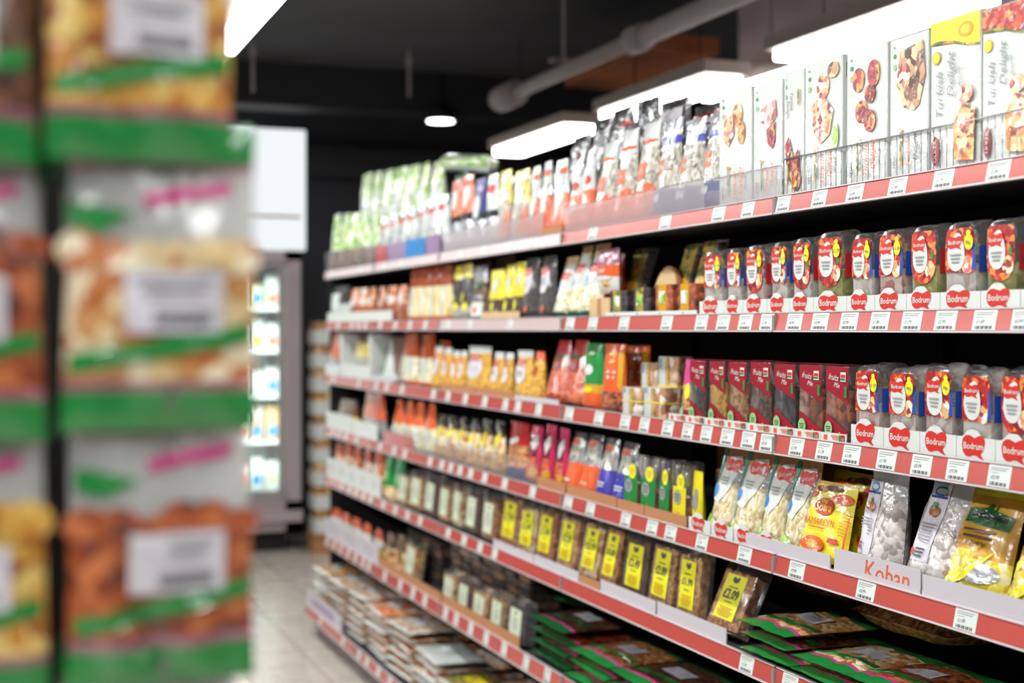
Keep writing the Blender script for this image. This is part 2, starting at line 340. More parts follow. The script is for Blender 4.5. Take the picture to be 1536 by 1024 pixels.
def row(s, spans, name, cat, desc, maker, group=None, back=.014, d=.06, lean=0, raise_=0, jitter=.03, gap=.93, who=None, labels=None):
    n = len(spans); r = []
    for i, sp in enumerate(spans):
        P, yc, w, z, h = seat(s, sp[0], sp[1], sp[2], back, raise_)
        if labels: lb = labels[i]
        elif n == 1: lb = f'{desc} on the {SN[s]}'
        elif i == n - 1 and n > 2: lb = f'{desc}, rightmost on the {SN[s]}'
        elif i == 0: lb = f'{desc}, leftmost on the {SN[s]}'
        else: lb = f'{desc}, {ORD[i]} from left on the {SN[s]}'
        ln = lean if not isinstance(lean, (list, tuple)) else lean[i]
        o = thing(name, (P + d / 2 + .001, yc, z + .0022 + math.sin(ln) * d / 2), lb, cat, group if n > 1 else None, -PI / 2 + R.uniform(-jitter, jitter), -ln)
        maker(o, w * gap, h / max(.5, math.cos(ln)), d, i); r.append(o)
    return r
def bag(bands, ds=None, **kw):
    def f(o, w, h, d, i):
        b = bands[i % len(bands)] if isinstance(bands[0], list) else bands
        x = ds[i % len(ds)] if ds and isinstance(ds[0], list) else ds
        pouch(o, w, h, d, b, seed=R.random(), ds=x, **kw)
    return f
def spans(x0, x1, n, y0, y1, P=1.674):
    """n equal widths along the shelf between two photo columns"""
    a, b = along(x0, P), along(x1, P)
    def px(s): return F * P / (CT * (s * CT + P * ST)) - 26
    return [(px(a + (b - a) * i / n), px(a + (b - a) * (i + 1) / n), y0 + (y1 - y0) * (px(a + (b - a) * (i + .5) / n) - x0) / (x1 - x0)) for i in range(n)]

# ---------------------------------------------------------------- the room
def plane_box(name, x0, x1, y0, y1, z0, z1, mat):
    m = MB(); m.box(x0, x1, y0, y1, z0, z1, mat); return struct(m.build(name))
T['floor'] = lambda: tiles('floor_tiles'); T['wall'] = lambda: wall_paint('charcoal_wall', (44, 44, 50)); T['ceil'] = lambda: wall_paint('dark_ceiling', (62, 62, 66), .8)
T['wall_r'] = lambda: wall_paint('grey_brown_wall', (190, 168, 166)); T['soffit'] = lambda: wall_paint('black_soffit', (30, 30, 34)); T['orange_beam'] = lambda: wall_paint('orange_beam', (160, 92, 52))
plane_box('floor', -3, 7, -3, 13, -.05, 0, 'floor')
plane_box('ceiling', -3, 7, -3, 13, 3.32, 3.4, 'ceil')
plane_box('wall_back', -3, 7, 10.75, 10.85, 0, 3.32, 'wall')
plane_box('wall_left', -3.1, -3, -3, 13, 0, 3.32, 'wall')
plane_box('wall_right', 3.5, 3.8, -3, 6.2, 0, 3.32, 'wall_r')
plane_box('wall_front', -3, 7, -3.1, -3, 0, 3.32, 'wall')
plane_box('trim_1', -3, 7, 9.3, 9.6, 3.04, 3.32, 'soffit')
plane_box('trim_2', 3.05, 3.4, 6.21, 7.35, 2.92, 3.0, 'orange_beam')
plane_box('trim_3', -3, 7, 10.6, 10.748, 2.72, 2.95, 'soffit')
m = MB(); m.tube([(2.65, y, CZ + 1.25) for y in (3.2, 5.6)], .045, 'duct', 10); m.tube([(2.65, y, CZ + 1.25) for y in (5.6, 7.1)], .035, 'duct', 10)
m.tube([(2.65, 7.05, CZ + 1.25), (2.65, 7.3, CZ + 1.25)], .07, 'duct', 12); m.tube([(2.65, 5.5, CZ + 1.25), (2.65, 5.62, CZ + 1.25)], .06, 'duct', 12)
o = thing('ceiling_pipe', (0, 0, 0), 'long grey pipe with wider collars running under the dark ceiling above the shelves', 'pipe')
m.build('pipe', o, True); b = MB()
for y in (4.5, 6.4): b.tube([(2.65, y, CZ + 1.28), (2.65, y, 3.32)], .008, 'cap_grey'); b.box(2.58, 2.72, y - .02, y + .02, CZ + 1.29, CZ + 1.31, 'cap_grey')
b.build('hanger', o)
for i, (px, y0p, y1p, lb) in enumerate([(380, 78, 138, 'thin grey rod hanging from the dark ceiling above the fridge'), (614, 93, 146, 'thin grey rod hanging from the ceiling left of the round downlight')]):
    Y = 8.6; X = across(px, Y); Z = depth(X, Y); m = MB(); z1 = CZ + (493 - y0p) / F * Z; z0 = CZ + (493 - y1p) / F * Z
    m.tube([(X, Y, z0), (X, Y, 3.32)], .011, 'cap_grey'); m.tube([(X, Y, z1 - .02), (X, Y, z1 + .03)], .022, 'cap_grey', 8)
    tag(m.build('ceiling_rod'), lb, 'rod')

# lamps
T['lamp'] = lambda: glow('lamp_diffuser', (255, 255, 252), 9)
def area(name, loc, sx, sy, e, col=(.97, 1, .98), rot=(0, 0, 0)):
    l = bpy.data.lights.new(name, 'AREA'); l.shape = 'RECTANGLE'; l.size = sx; l.size_y = sy; l.energy = e; l.color = col
    o = bpy.data.objects.new(name, l); COL.objects.link(o); o.location = loc; o.rotation_euler = rot; return o
def lamp(x, y0, y1, w, lab, e=13.5):
    z = CZ + 1.1; o = thing('ceiling_light', (x, (y0 + y1) / 2, z), lab, 'ceiling light', 'long fluorescent lights')
    hl = (y1 - y0) / 2; m = MB(); m.box(-w / 2 - .02, w / 2 + .02, -hl - .03, hl + .03, .012, .07, 'beige_housing')
    if x < 2: m.loft([[(-w / 2 - .003, q, .011), (-w / 2 - .15, q, -.04), (-w / 2 - .155, q, -.036), (-w / 2 - .15, q, .0115)] for q in (-hl - .03, hl + .03)], 'beige_housing')
    m.build('housing', o)
    m = MB(); m.bbox(-w / 2, w / 2, -hl, hl, -.03, .01, .02, 'lamp'); m.build('diffuser', o)
    for q in (-.6, .6): m = MB(); m.tube([(0, hl * q, .07), (0, hl * q, 3.32 - z)], .003, 'dark'); m.build('hanger', o)
    a = area('lamp_light', (0, 0, -.035), w, 2 * hl, e); a.parent = o
for i, (y0, lb) in enumerate([(-1.6, 'long white ceiling light behind the viewer over the aisle'), (-.1, 'long white ceiling light directly over the hanging nut bags'), (1.4, 'long white ceiling light just above the top edge of the view'), (2.95, 'long white ceiling light over the near half of the aisle'), (4.5, 'long white ceiling light at the top left beside the hanging bags'), (6.0, 'long white ceiling light behind the first one at the top left'), (7.5, 'long white ceiling light over the far end of the aisle')]):
    lamp(.875, y0 - .08, y0 + 1.12, .1, lb)
for i, (y0, lb) in enumerate([(2.2, 'long white ceiling light beyond the shelves, nearest to the right edge'), (3.82, 'large long ceiling light above the white sweet boxes'), (5.52, 'long ceiling light seen above the silver and black foil bags'), (7.13, 'farthest long ceiling light, left of the black foil bags')]):
    lamp(3.05, y0, y0 + 1.15, .19, lb, 3.5)
for i, y0 in enumerate((-1.4, .2, 1.8, 3.4, 5.0, 6.6)):  # out-of-view lamp row added as frontal fill for the shelves
    lamp(-1.3, y0, y0 + 1.2, .2, f'long white fill light added unseen over the neighbouring aisle, {ORD[i]} from the viewer', 38)
z = CZ + 1.13
o = thing('strip_light', (3.33, 5.6, z), 'narrow strip light alongside the ceiling light beyond the white boxes', 'ceiling light'); m = MB(); m.box(-.03, .03, -.6, .6, -.02, .01, 'lamp'); m.build('diffuser', o); m = MB(); m.box(-.04, .04, -.62, .62, .01, .05, 'beige_housing'); m.tube([(0, 0, .05), (0, 0, 3.32 - z)], .006, 'cap_grey'); m.build('housing', o)
Z = F * 1.42 / (493 - 182); X = (661 - 768) / F * Z; wx, wy = X * CT + Z * ST, Z * CT - X * ST
o = thing('downlight', (wx, wy, CZ + 1.42), 'small round white downlight glowing under the dark ceiling', 'ceiling light')
ring = lambda r, z: [(r * math.cos(2 * PI * i / 24), r * math.sin(2 * PI * i / 24), z) for i in range(24)]
m = MB(); m.loft([ring(.09, 0), ring(.09, -.004)][::-1], 'lamp'); m.build('lens', o); m = MB(); m.loft([ring(.1, .001), ring(.115, .01), ring(.11, .06), ring(.03, .08), ring(.01, 3.32 - CZ - 1.42)], 'dark'); m.build('body', o)
a = area('downlight_light', (0, 0, -.02), .15, .15, 6); a.parent = o
for i, px in enumerate((512, 350)):
    pass

# ---------------------------------------------------------------- fridge at the back
FY = 9.9; k = depth(1.9, FY) / F
def fz(py): return CZ + (493 - py) * k
fr = thing('display_fridge', (0, FY, 0), 'tall lit glass door fridge with blank white header against the back wall', 'fridge')
x0, x1 = .3, 2.12
T['header'] = lambda: glow('glowing_white_header', (244, 250, 252), 1.0)  # overexposed look of the white panel put in as emission
m = MB(); m.bbox(x0, x1, -.09, .06, fz(375), fz(196), .02, 'header'); m.build('header_panel', fr)
m = MB(); m.box(x0 + .3, x1 - .04, -.094, -.091, fz(328), fz(324), 'kraft'); m.build('header_stripe', fr)
m = MB(); m.box(x1 - .13, x1 - .02, 0, .7, .15, fz(375), 'fridge_grey'); m.box(x0, x0 + .07, 0, .7, .15, fz(375), 'fridge_grey'); m.box(x0, x1 - .02, .66, .7, .15, fz(375), 'white')
m.box(x0, x1 - .02, 0, .7, fz(390), fz(376), 'fridge_grey'); m.box(x0, x1 - .02, 0, .7, .15, .36, 'fridge_grey'); m.box(x0, x1 - .02, -.05, 0, .22, .30, 'fridge_grey'); m.build('cabinet', fr)
m = MB(); m.box(x0 + .1, x1 - .1, .12, .6, 0, .149, 'dark'); m.build('plinth', fr)
m = MB(); m.box(x1 - .16, x1 - .131, .02, .05, .45, fz(400), 'lamp'); m.build('interior_lamp', fr)
a = area('fridge_light', (1.2, .05, 1.2), 1.5, 1.4, 30, (.95, 1, 1), (PI / 2, 0, 0)); a.parent = fr
dw = (x1 - .13 - x0 - .07) / 2
for i in range(2):
    a0 = x0 + .07 + dw * i; a1 = a0 + dw
    f = MB(); 
    for q in ((a0 + .005, a0 + .05, .37, fz(391)), (a1 - .05, a1 - .005, .37, fz(391)), (a0 + .05, a1 - .05, .37, .42), (a0 + .05, a1 - .05, fz(404), fz(391))): f.box(q[0], q[1], -.02, .012, q[2], q[3], 'cap_grey')
    dd = f.build('door', fr); g = MB(); g.box(a0 + .05, a1 - .05, -.006, -.002, .42, fz(404), 'glass'); g.build('glass', dd)
    hb = MB(); hb.tube([(a0 + .025, -.02, 1.0), (a0 + .025, -.05, 1.02), (a0 + .025, -.05, 1.35), (a0 + .025, -.02, 1.37)], .008, 'chrome'); hb.build('handle', dd)
levels = [.44, .78, 1.10, 1.42, 1.72]
for z in levels: m = MB(); m.box(x0 + .08, x1 - .14, .1, .6, z - .02, z, 'white'); m.build('shelf', fr)
for li, z in enumerate(levels):
    for i in range(7):
        x = 1.93 - i * .115; h = R.uniform(.17, .24); c = R.choice(['white_film', 'white', 'yellow_mess', 'lime_white', 'snack_white', 'kraft_pale'] if li in (0, 1) else ['white_film', 'white', 'lime_white', 'white'])
        o = thing('food_carton', (x, FY + .2, z + .001), f'pale packet on the {["lowest", "second lowest", "middle", "second highest", "highest"][li]} lit shelf inside the glass fridge', 'packet', f'packets inside the fridge, level {li + 1}')
        m = MB(); m.bbox(-.048, .048, -.04, .04, 0, h * .85, .006, c); m.loft([[(-.048, -.04, h * .85), (.048, -.04, h * .85), (.048, .04, h * .85), (-.048, .04, h * .85)], [(-.048, -.002, h), (.048, -.002, h), (.048, .002, h), (-.048, .002, h)]], c, False); m.build('pack', o)
        m = MB(); m.box(-.03, .03, -.042, -.0405, .03, .1, R.choice(['orange', 'green', 'gold', 'lime_white', 'sky_blue'])); m.build('label', o)

# cartons stacked beside the fridge, on a wooden block
sx0, sx1 = 2.17, 2.44; SY = 9.75
o = thing('wooden_pallet', (2.22, SY + .1, 0), 'small brown wooden block pallet under the stack of white trays', 'pallet')
m = MB(); m.box(-.06, .08, -.1, .1, 0, .12, 'kraft'); m.build('block', o); m = MB(); m.box(.3, .42, -.1, .1, 0, .12, 'kraft'); m.build('block', o); m = MB(); m.box(-.07, .43, -.12, .12, .121, .14, 'kraft'); m.build('deck_board', o)
for i in range(9):
    z = .142 + i * .165
    w_ = .34 if i in (0, 1, 2, 3) else .27
    o = thing('stacked_tray', (sx0 + w_ / 2, SY + .12, z), f'white open tray of brown snacks beside the fridge, {["lowest", "second", "third", "fourth", "fifth", "sixth", "seventh", "eighth", "topmost"][i]} in the stack', 'tray', 'white trays stacked by the fridge')
    m = MB(); m.box(-w_ / 2, w_ / 2, -.12, -.115, 0, .10, 'white'); m.box(-w_ / 2, w_ / 2, .115, .12, 0, .1, 'white'); m.box(-w_ / 2, -w_ / 2 + .005, -.115, .115, 0, .1, 'white'); m.box(w_ / 2 - .005, w_ / 2, -.115, .115, 0, .1, 'white'); m.box(-w_ / 2 + .005, w_ / 2 - .005, -.115, .115, 0, .005, 'white'); m.build('tray', o)
    for j in range(4): 
        m = MB(); a = -w_ / 2 + .008 + j * (w_ - .016) / 4; m.bbox(a + .002, a + (w_ - .016) / 4 - .002, -.11, .11, .006, .158, .015, ['mulberry', 'corn', 'cashew', 'snack'][(i + j) % 4]); m.build('snack_pack', o)
o = thing('hanging_packet', (2.02, 7.62, 1.0), 'purple and orange packet column at the far end of the shelving', 'packet display')
m = MB(); m.box(-.005, .06, -.05, .05, -.25, .38, 'gold'); m.build('side_card', o)
m = MB(); m.box(.062, .15, -.05, .05, .08, .34, 'purple'); m.box(.062, .15, -.05, .05, -.2, -.02, 'navy'); m.box(.062, .15, -.05, .05, -.02, .08, 'orange'); m.build('packet', o)
m = MB(); m.box(.02, .1, -.03, .03, -1.0, -.251, 'kraft'); m.build('stand', o)

# ---------------------------------------------------------------- shelving bays
YB = [1.53, 2.78, 4.03, 5.28, 6.26, 7.24]
BL = ['nearest shelving bay, with deep red price rails and large tubs', 'second nearest shelving bay, holding seed bags and maroon fruit boxes', 'middle shelving bay, with glare-whitened top rail and golden bags', 'fourth shelving bay, with orange topped bags and pale labelled trays', 'farthest shelving bay, with lime green bags on top']
for bi in range(5):
    y0, y1 = YB[bi] + .001, YB[bi + 1] - .001
    o = thing('shelving_bay', (1.66, (y0 + y1) / 2, 0), BL[bi], 'shelving', 'supermarket shelving bays')
    hl = (y1 - y0) / 2
    m = MB(); m.box(.46, .475, -hl, hl, .1, CZ + .62, 'back_metal'); m.build('back_panel', o)
    for s in (-1, 1): m = MB(); m.box(.44, .4599, s * hl - (.02 if s > 0 else 0), s * hl + (.02 if s < 0 else 0), .1, CZ + .63, 'back_metal'); m.build('upright', o)
    m = MB(); m.box(-.06, .47, -hl, hl, .03, .095, 'plinth'); m.box(-.04, .45, -hl, hl, 0, .03, 'dark'); m.build('plinth', o)
    for s, (zt, hh, P) in SHELF.items():
        z = CZ + zt; px = P - 1.66
        m = MB(); m.box(px + .014, .439, -hl + .001, hl - .001, z - .03, z - .0072, 'shelf_metal'); m.box(px + .014, px + .04, -hl + .001, hl - .001, z - hh + .004, z - .0301, 'shelf_metal')
        if bi == 4: pass
        sh = m.build('shelf', o)
        pale = (s == 'A' and bi >= 2) or (s == 'B' and bi == 2)  # glare on these rails is put into a paler rail colour
        def prof(y): return [(px + .0, y, z - hh + .004), (px + .008, y, z - .003), (px + .013, y, z - .003), (px + .013, y, z - hh + .004)]
        m = MB(); m.loft([prof(-hl + .004), prof(hl - .004)], 'glare_rail' if pale else 'rail')
        m.box(px - .003, px + .013, -hl + .004, hl - .004, z - hh, z - hh + .0035, 'rail_lip'); m.box(px + .005, px + .013, -hl + .004, hl - .004, z - .0025, z - .0005, 'rail_lip')
        rl = m.build('price_rail', sh)
        for e in (-1, 1): m = MB(); m.box(px - .002, px + .014, min(e * hl, e * (hl - .0035)), max(e * hl, e * (hl - .0035)), z - hh, z - .0075, 'cap_grey'); m.build('rail_end_cap', sh)
m = MB(); m.box(.03, .47, hl + .002, hl + .016, 0, CZ + .28, 'back_metal'); m.build('end_panel', o)

# ---------------------------------------------------------------- price tickets
PR = ['£1.99', '£1.79', '£1.39', '£0.99', '£0.99', '£0.99', '£2.99', '£1.49', '£1.89', '£3.99', '£9.99', '£1.69']
TK = dict(A=[(1165, 1185), (1218, 1240), (1270, 1295), (1333, 1360), (1400, 1430), (1480, 1515), (989, 1007), (883, 896), (1068, 1088), (1113, 1131), (500,), (540,), (575,), (600,), (690,), (725,), (770,), (800,)],
 B=[(1180, 1204), (1218, 1243), (1260, 1288), (1304, 1336), (1352, 1384), (1402, 1436), (1460, 1495), (1518, 1552), (848, 863), (882, 897), (929, 944), (991, 1010), (1043, 1062), (1075, 1095), (1108, 1129), (1141, 1160), (507,), (528,), (538,), (548,), (570,), (593,), (615,), (638,), (672,), (705,), (765,)],
 C=[(847, 861), (892, 905), (931, 945), (960, 974), (994, 1010), (1024, 1040), (1052, 1068), (1082, 1101), (1113, 1133), (1141, 1160), (1185, 1206), (1225, 1248), (1265, 1291), (1316, 1345), (1368, 1398), (1421, 1453), (1483, 1517), (500,), (538,), (563,), (580,), (603,), (650,), (672,), (698,), (727,), (758,), (777,), (808,)],
 D=[(846, 859), (880, 892), (932, 946), (970, 987), (998, 1015), (1045, 1062), (1107, 1128), (1184, 1208), (1285, 1315), (1431, 1469), (499,), (508,), (518,), (535,), (570,), (591,), (607,), (645,), (662,), (676,), (690,), (706,), (727,), (757,), (799,)],
 E=[(742,), (1108, 1134), (1174, 1198), (512,), (524,), (534,), (545,), (556,), (575,), (593,), (611,), (630,), (672,), (696,), (720,)],
 F=[(668,), (684,), (706,), (729,), (756,), (789,), (821,), (491,), (501,), (511,), (522,), (533,), (544,), (553,), (577,), (600,), (619,), (637,)],
 G=[(480,), (514,), (538,), (550,), (567,), (584,)])
n_t = 0
for s, L_ in TK.items():
    zt, hh, P = SHELF[s]; L_ = sorted(L_, key=lambda t: t[0])
    for i, t in enumerate(L_):
        Pm = P + .004; w = .052
        if len(t) == 2:
            yy = (along(t[0], Pm) + along(t[1], Pm)) / 2; w = min(.062, along(t[0], Pm) - along(t[1], Pm))
        else: yy = along(t[0], Pm); w = .05
        if min(abs(yy - b) for b in YB) < w / 2 + .004:
            b = min(YB, key=lambda q: abs(q - yy)); yy = b + (1 if yy > b else -1) * (w / 2 + .006)
        pr = PR[(i * 5 + ord(s)) % len(PR)]; h = hh - .008
        nn = len(L_); near = t[0] > 820
        pos = f'{ORD[i]} from the left' if i < nn - 1 else 'rightmost'
        pp = (f' reading {pr}' if near else '')
        m = MB(); m.box(-w / 2, w / 2, 0, .0006, 0, h, 'ticket')
        q = lambda a, b, c, d, mt: m.add([(a * w, -.0004, c * h), (b * w, -.0004, c * h), (b * w, -.0004, d * h), (a * w, -.0004, d * h)], [(0, 1, 2, 3)], mt)
        q(-.4, .38, .84, .88, 'grey_ink'); q(-.4, .3, .74, .78, 'grey_ink'); q(-.4, -.05, .62, .65, 'grey_ink')
        if near:
            for b in range(12): q(-.38 + b * .062, -.38 + b * .062 + .02 + .018 * (b % 3), .06, .22, 'ink')
            vs, fs = text_geo(pr); m.add([(x * h * .26 - w * .16, -.0004, y * h * .26 + h * .42) for x, y in vs], fs, 'ink')
        else: q(-.38, .38, .08, .2, 'grey_ink'); q(-.38, .0, .36, .5, 'grey_ink')
        a = math.atan(.008 / (hh - .007))
        o = m.build('price_ticket'); o.location = (P - .0006, yy, CZ + zt - hh + .0045); o.rotation_euler = (-a, 0, -PI / 2)
        tag(o, f'white price ticket{pp}, {pos} on the {SN[s]} rail', 'price ticket', f'price tickets on the {SN[s]} rail')

# ---------------------------------------------------------------- trays, cartons, risers
def tray(s, x0, x1, hgt, mat, lab, name='cardboard_tray', back=.010, dpt=.12, texts=None, low=.6):
    P = SHELF[s][2] + .0138; y0, y1 = along(x0, P), along(x1, P); w = y0 - y1
    o = thing(name, (P, (y0 + y1) / 2, surf_z(s)), lab, 'tray', None, -PI / 2)
    m = MB(); t = .0025; h2 = hgt * low
    m.box(-w / 2 + .0008, w / 2 - .0008, 0, t, .0003, hgt, mat); m.build('front_wall', o)
    m = MB(); m.box(-w / 2 + .0008, w / 2 - .0008, -.0009, -.0002, .0003, hgt * .3, mat); m.build('folded_lip', o)
    if texts: decals('print', o, lambda x, z: 0, w, hgt, texts)
    return o
def logo_carton(s, x0, x1, hgt, lab, back=.004, dpt=.066, lift=1.25, sides=False):
    P = SHELF[s][2] + .0166; y0, y1 = along(x0, P), along(x1, P); w = (y0 - y1) * .985
    o = thing('display_carton', (P, (y0 + y1) / 2, surf_z(s)), lab, 'carton', 'white logo cartons on the ' + SN[s], -PI / 2)
    m = MB(); t = .0015; n = 18
    top = [(-w / 2 + w * i / n, hgt * (1 + (lift - 1) * math.exp(-((i / n - .42) / .2) ** 4))) for i in range(n + 1)]
    o2 = [(w / 2, .0003)] + [(-w / 2, .0003)] + top
    m.loft([[(x, 0, z) for x, z in o2[::-1]], [(x, t, z) for x, z in o2[::-1]]], 'white'); m.build('front_wall', o)
    m = MB(); m.box(-w / 2, -w / 2 + t, t, dpt, .0003, hgt, 'white'); m.box(w / 2 - t, w / 2, t, dpt, .0003, hgt, 'white'); m.box(-w / 2, w / 2, dpt, dpt + t, .0003, hgt, 'white'); (m.build('carton_body', o) if sides else 0)
    decals('logo', o, lambda x, z: 0, w, hgt, [('b', -.05, .62, .6, .96, 'logo_red'), ('t', 'Bodrum', -.045, .64, .162, 'white', 0, 0, .014)])
    return o
def riser(s, x0, x1, hgt, lab, mat='milky', ribs=None, back=.004, strips=None):
    P = SHELF[s][2] + .0152; y0, y1 = along(x0, P), along(x1, P); w = y0 - y1
    o = thing('clear_riser', (P, (y0 + y1) / 2, surf_z(s)), lab, 'divider', None, -PI / 2)
    m = MB(); m.add([(-w / 2, .001, .0003), (w / 2, .001, .0003), (w / 2, .001, hgt), (-w / 2, .001, hgt)], [(0, 1, 2, 3)], mat); m.build('panel', o)
    m = MB(); m.tube([(-w / 2, .001, hgt), (w / 2, .001, hgt)], .0018, 'clear_shell'); m.build('top_edge', o)
    if ribs:
        m = MB(); a, b, n = ribs
        for i in range(n): x = -w / 2 + w * (a + (b - a) * i / n); m.box(x, x + .0012, -.0015, -.0003, .002, hgt * .62, 'milky')
        m.build('ribs', o)
    if strips:
        m = MB()
        for a, b, mt in strips: m.box(-w / 2 + w * a, -w / 2 + w * b, -.0012, -.0004, .002, hgt * .8, mt)
        m.build('printed_strip', o)
def wire_fence(s, x0, x1, hgt, lab, sp=.019, back=.003, mat='chrome'):
    P = SHELF[s][2] + .0152; y0, y1 = along(x0, P), along(x1, P); w = y0 - y1
    o = thing('wire_fence', (P, (y0 + y1) / 2, surf_z(s) + .001), lab, 'fence', None, -PI / 2)
    m = MB(); m.tube([(-w / 2, 0, .002), (-w / 2, 0, hgt - .008), (-w / 2 + .008, 0, hgt), (w / 2 - .008, 0, hgt), (w / 2, 0, hgt - .008), (w / 2, 0, .002)], .002, mat); m.build('frame', o, True)
    m = MB(); n = int(w / sp)
    for i in range(1, n): x = -w / 2 + w * i / n; m.tube([(x, 0, .003), (x, 0, hgt - .002)], .0009, mat, 4)
    m.tube([(-w / 2 + .002, 0, .004), (w / 2 - .002, 0, .004)], .0012, mat, 4); m.build('wires', o, True)

LG = lambda cz=.74, s=1: [('d', -.02, cz - .14, .62 * s, .42, 'white'), ('b', -.04, cz, .5 * s, .15, 'logo_red'), ('t', 'Bodrum', -.04, cz, .125 * s, 'white'), ('l', -.02, cz - .17, .34, .12, 3, 'grey_ink')]
# ================================================================= TOP SHELF (A)
def sweet_box(kind):
    def f(o, w, h, d, i):
        m = MB(); m.bbox(-w / 2, w / 2, -d / 2, d / 2, 0, h, .002, 'white_film'); m.build('box', o)
        D = []; V = PI / 2
        if kind[i] in 'YR':
            c = 'yellow' if kind[i] == 'Y' else 'fruit_print'
            D += [('p', [(-.495, .995), (-.495, .86), (-.3, .865), (0, .84), (.25, .8), (.495, .79), (.495, .995)], c), ('p', [(-.495, .85), (-.3, .855), (0, .83), (.25, .79), (.495, .775), (.495, .79), (.25, .805), (0, .845), (-.3, .87), (-.495, .865)], 'olive_print')]
            if kind[i] == 'Y': D += [('e', .22, .9, .3, .1, 'gold'), ('e', .22, .9, .2, .06, 'yellow')]
            D += [('e', -.36, .76, .17, .085, 'gold'), ('e', -.36, .76, .14, .07, 'yellow'), ('t', 'Turkish', -.28, .5, .2, 'grey_ink', V, .35), ('t', 'Delight', -.05, .62, .2, 'grey_ink', V, .35), ('t', 'with Almond', .12, .56, .08, 'grey_ink', V, .3),
                  ('e', -.36, .14, .16, .2, 'maroon'), ('t', 'ULKER', -.36, .14, .1, 'white', V), ('e', .25, .48, .3, .12, 'sweets_print'), ('p', [(.05, .06), (.42, .04), (.46, .38), (.2, .42), (.02, .3)], 'almond_print'), ('p', [(.1, .2), (.42, .2), (.44, .34), (.12, .36)], 'sweets_print')]
        else:
            art = dict(a='almond_print', p='pink_print', f='fig_print', m='sweets_print', r='rose_print', c='choc_print')[kind[i]]
            D += [('e', -.36, .88, .08, .035, 'green'), ('e', -.36, .8, .09, .045, 'mint'), ('l', -.36, .94, .06, .02, 2, 'ink')]
            if kind[i] == 'a': D += [('e', .1, .78, .3, .2, art), ('e', .22, .62, .22, .2, art), ('p', [(-.3, .76), (-.05, .8), (0, .62), (-.2, .52), (-.32, .6)], 'sweets_print')]
            if kind[i] == 'p': D += [('p', [(-.2, .78), (.3, .84), (.36, .7), (.1, .62), (-.25, .68)], art), ('p', [(.0, .6), (.3, .66), (.3, .5), (.2, .42), (0, .5)], 'rose_print')]
            if kind[i] == 'f': D += [('t', 'Turkish', -.08, .76, .17, 'brown', -V, .3), ('t', 'Delight', -.26, .7, .17, 'brown', -V, .3), ('p', [(-.4, .42), (-.2, .48), (.05, .3), (.3, .38), (.42, .1), (.1, .02), (-.3, .2)], 'rose_print'), ('e', .2, .12, .4, .16, 'fig_print'), ('e', .3, .78, .1, .14, 'olive_print')]
            if kind[i] == 'm': D += [('e', .02, .8, .34, .2, 'sweets_print'), ('p', [(-.3, .66), (0, .74), (.3, .6), (.2, .42), (-.05, .36), (-.25, .48)], 'sweets_print'), ('e', .3, .9, .3, .12, 'choc_print'), ('e', .36, .4, .16, .2, 'lime')]
            if kind[i] == 'r': D += [('e', -.18, .78, .3, .18, 'rose_print'), ('e', .2, .8, .3, .2, 'rose_print'), ('e', -.1, .54, .3, .17, 'rose_print'), ('e', .12, .66, .26, .14, 'rose_print'), ('e', .12, .46, .28, .17, 'rose_print')]
            if kind[i] == 'c': D += [('p', [(-.2, .9), (.4, .94), (.46, .7), (.3, .5), (.15, .46), (-.1, .5), (-.3, .66)], 'choc_print'), ('e', -.1, .72, .34, .2, 'sweets_print')]
            D += [('p', [(-.2, .34), (-.17, .34), (-.14, .12), (-.17, .05), (-.2, .12)], 'olive_print'), ('e', -.18, .34, .1, .025, 'gold'), ('e', -.15, .27, .08, .02, 'gold'), ('t', 'aytac', -.34, .12, .11, 'ink', V), ('t', 'Turkish', .05, .16, .15, 'logo_orange' if kind[i] != 'f' else 'ink', V, .35), ('t', 'Delight', .24, .2, .15, 'logo_orange' if kind[i] != 'c' else 'ink', V, .35), ('t', 'Plain' if kind[i] == 'c' else 'mixed', .4, .18, .09, 'ink', V)]
        decals('artwork', o, lambda x, z: -d / 2, w, h, D, False, .0008)
        vs = MB(); vs.box(w / 2 + .0003, w / 2 + .0008, -d * .3, d * .3, h * .82, h * .95, 'white')
        for b in range(8): vs.box(w / 2 + .0008, w / 2 + .0012, -d * .28 + b * d * .07, -d * .25 + b * d * .07, h * .83, h * .94, 'ink')
        vs.build('barcode', o)
    return f
bl = ['white sweet box with almond picture, leftmost of the boxes on the top shelf', 'white sweet box with pale pink cubes, second box on the top shelf', 'white sweet box with brown lettering running down, beside the wire fence end', 'white sweet box with mixed fruit sweets picture behind the wire fence', 'white sweet box with dark red rose sweets picture behind the fence', 'white sweet box with chocolate roll picture beside the yellow topped box', 'white sweet box with bright yellow top behind the wire fence', 'white sweet box with orange red fruit top at the right edge']
row('A', [(1078, 1126, 138), (1129, 1172, 126), (1175, 1204, 108), (1206, 1262, 92), (1268, 1330, 75), (1333, 1391, 56), (1394, 1470, 28), (1471, 1548, 8)], 'sweet_box', 'box', '', sweet_box('apfmrcYR'), 'boxes of sweets on the top shelf', d=.045, labels=bl, jitter=.015, back=.02, gap=.985)
wire_fence('A', 1174, 1560, .085, 'silver wire fence in front of the white sweet boxes')
riser('A', 1058, 1170, .075, 'ribbed clear plastic riser in front of the first sweet boxes', 'haze', (0, 1, 46))
riser('A', 846, 1056, .08, 'frosted clear riser in front of the silver seed bags', 'milky')
riser('A', 664, 815, .078, 'frosted clear riser in front of the small red and yellow bags', 'milky')
riser('A', 488, 561, .1, 'clear riser in front of the lime green bags at the far end', 'haze')
riser('A', 563, 662, .1, 'clear riser with red, purple and blue printed strips on the top shelf', 'haze', None, .004, [(.02, .2, 'red'), (.22, .5, 'lilac'), (.5, .78, 'sky_blue'), (.8, .98, 'lilac')])
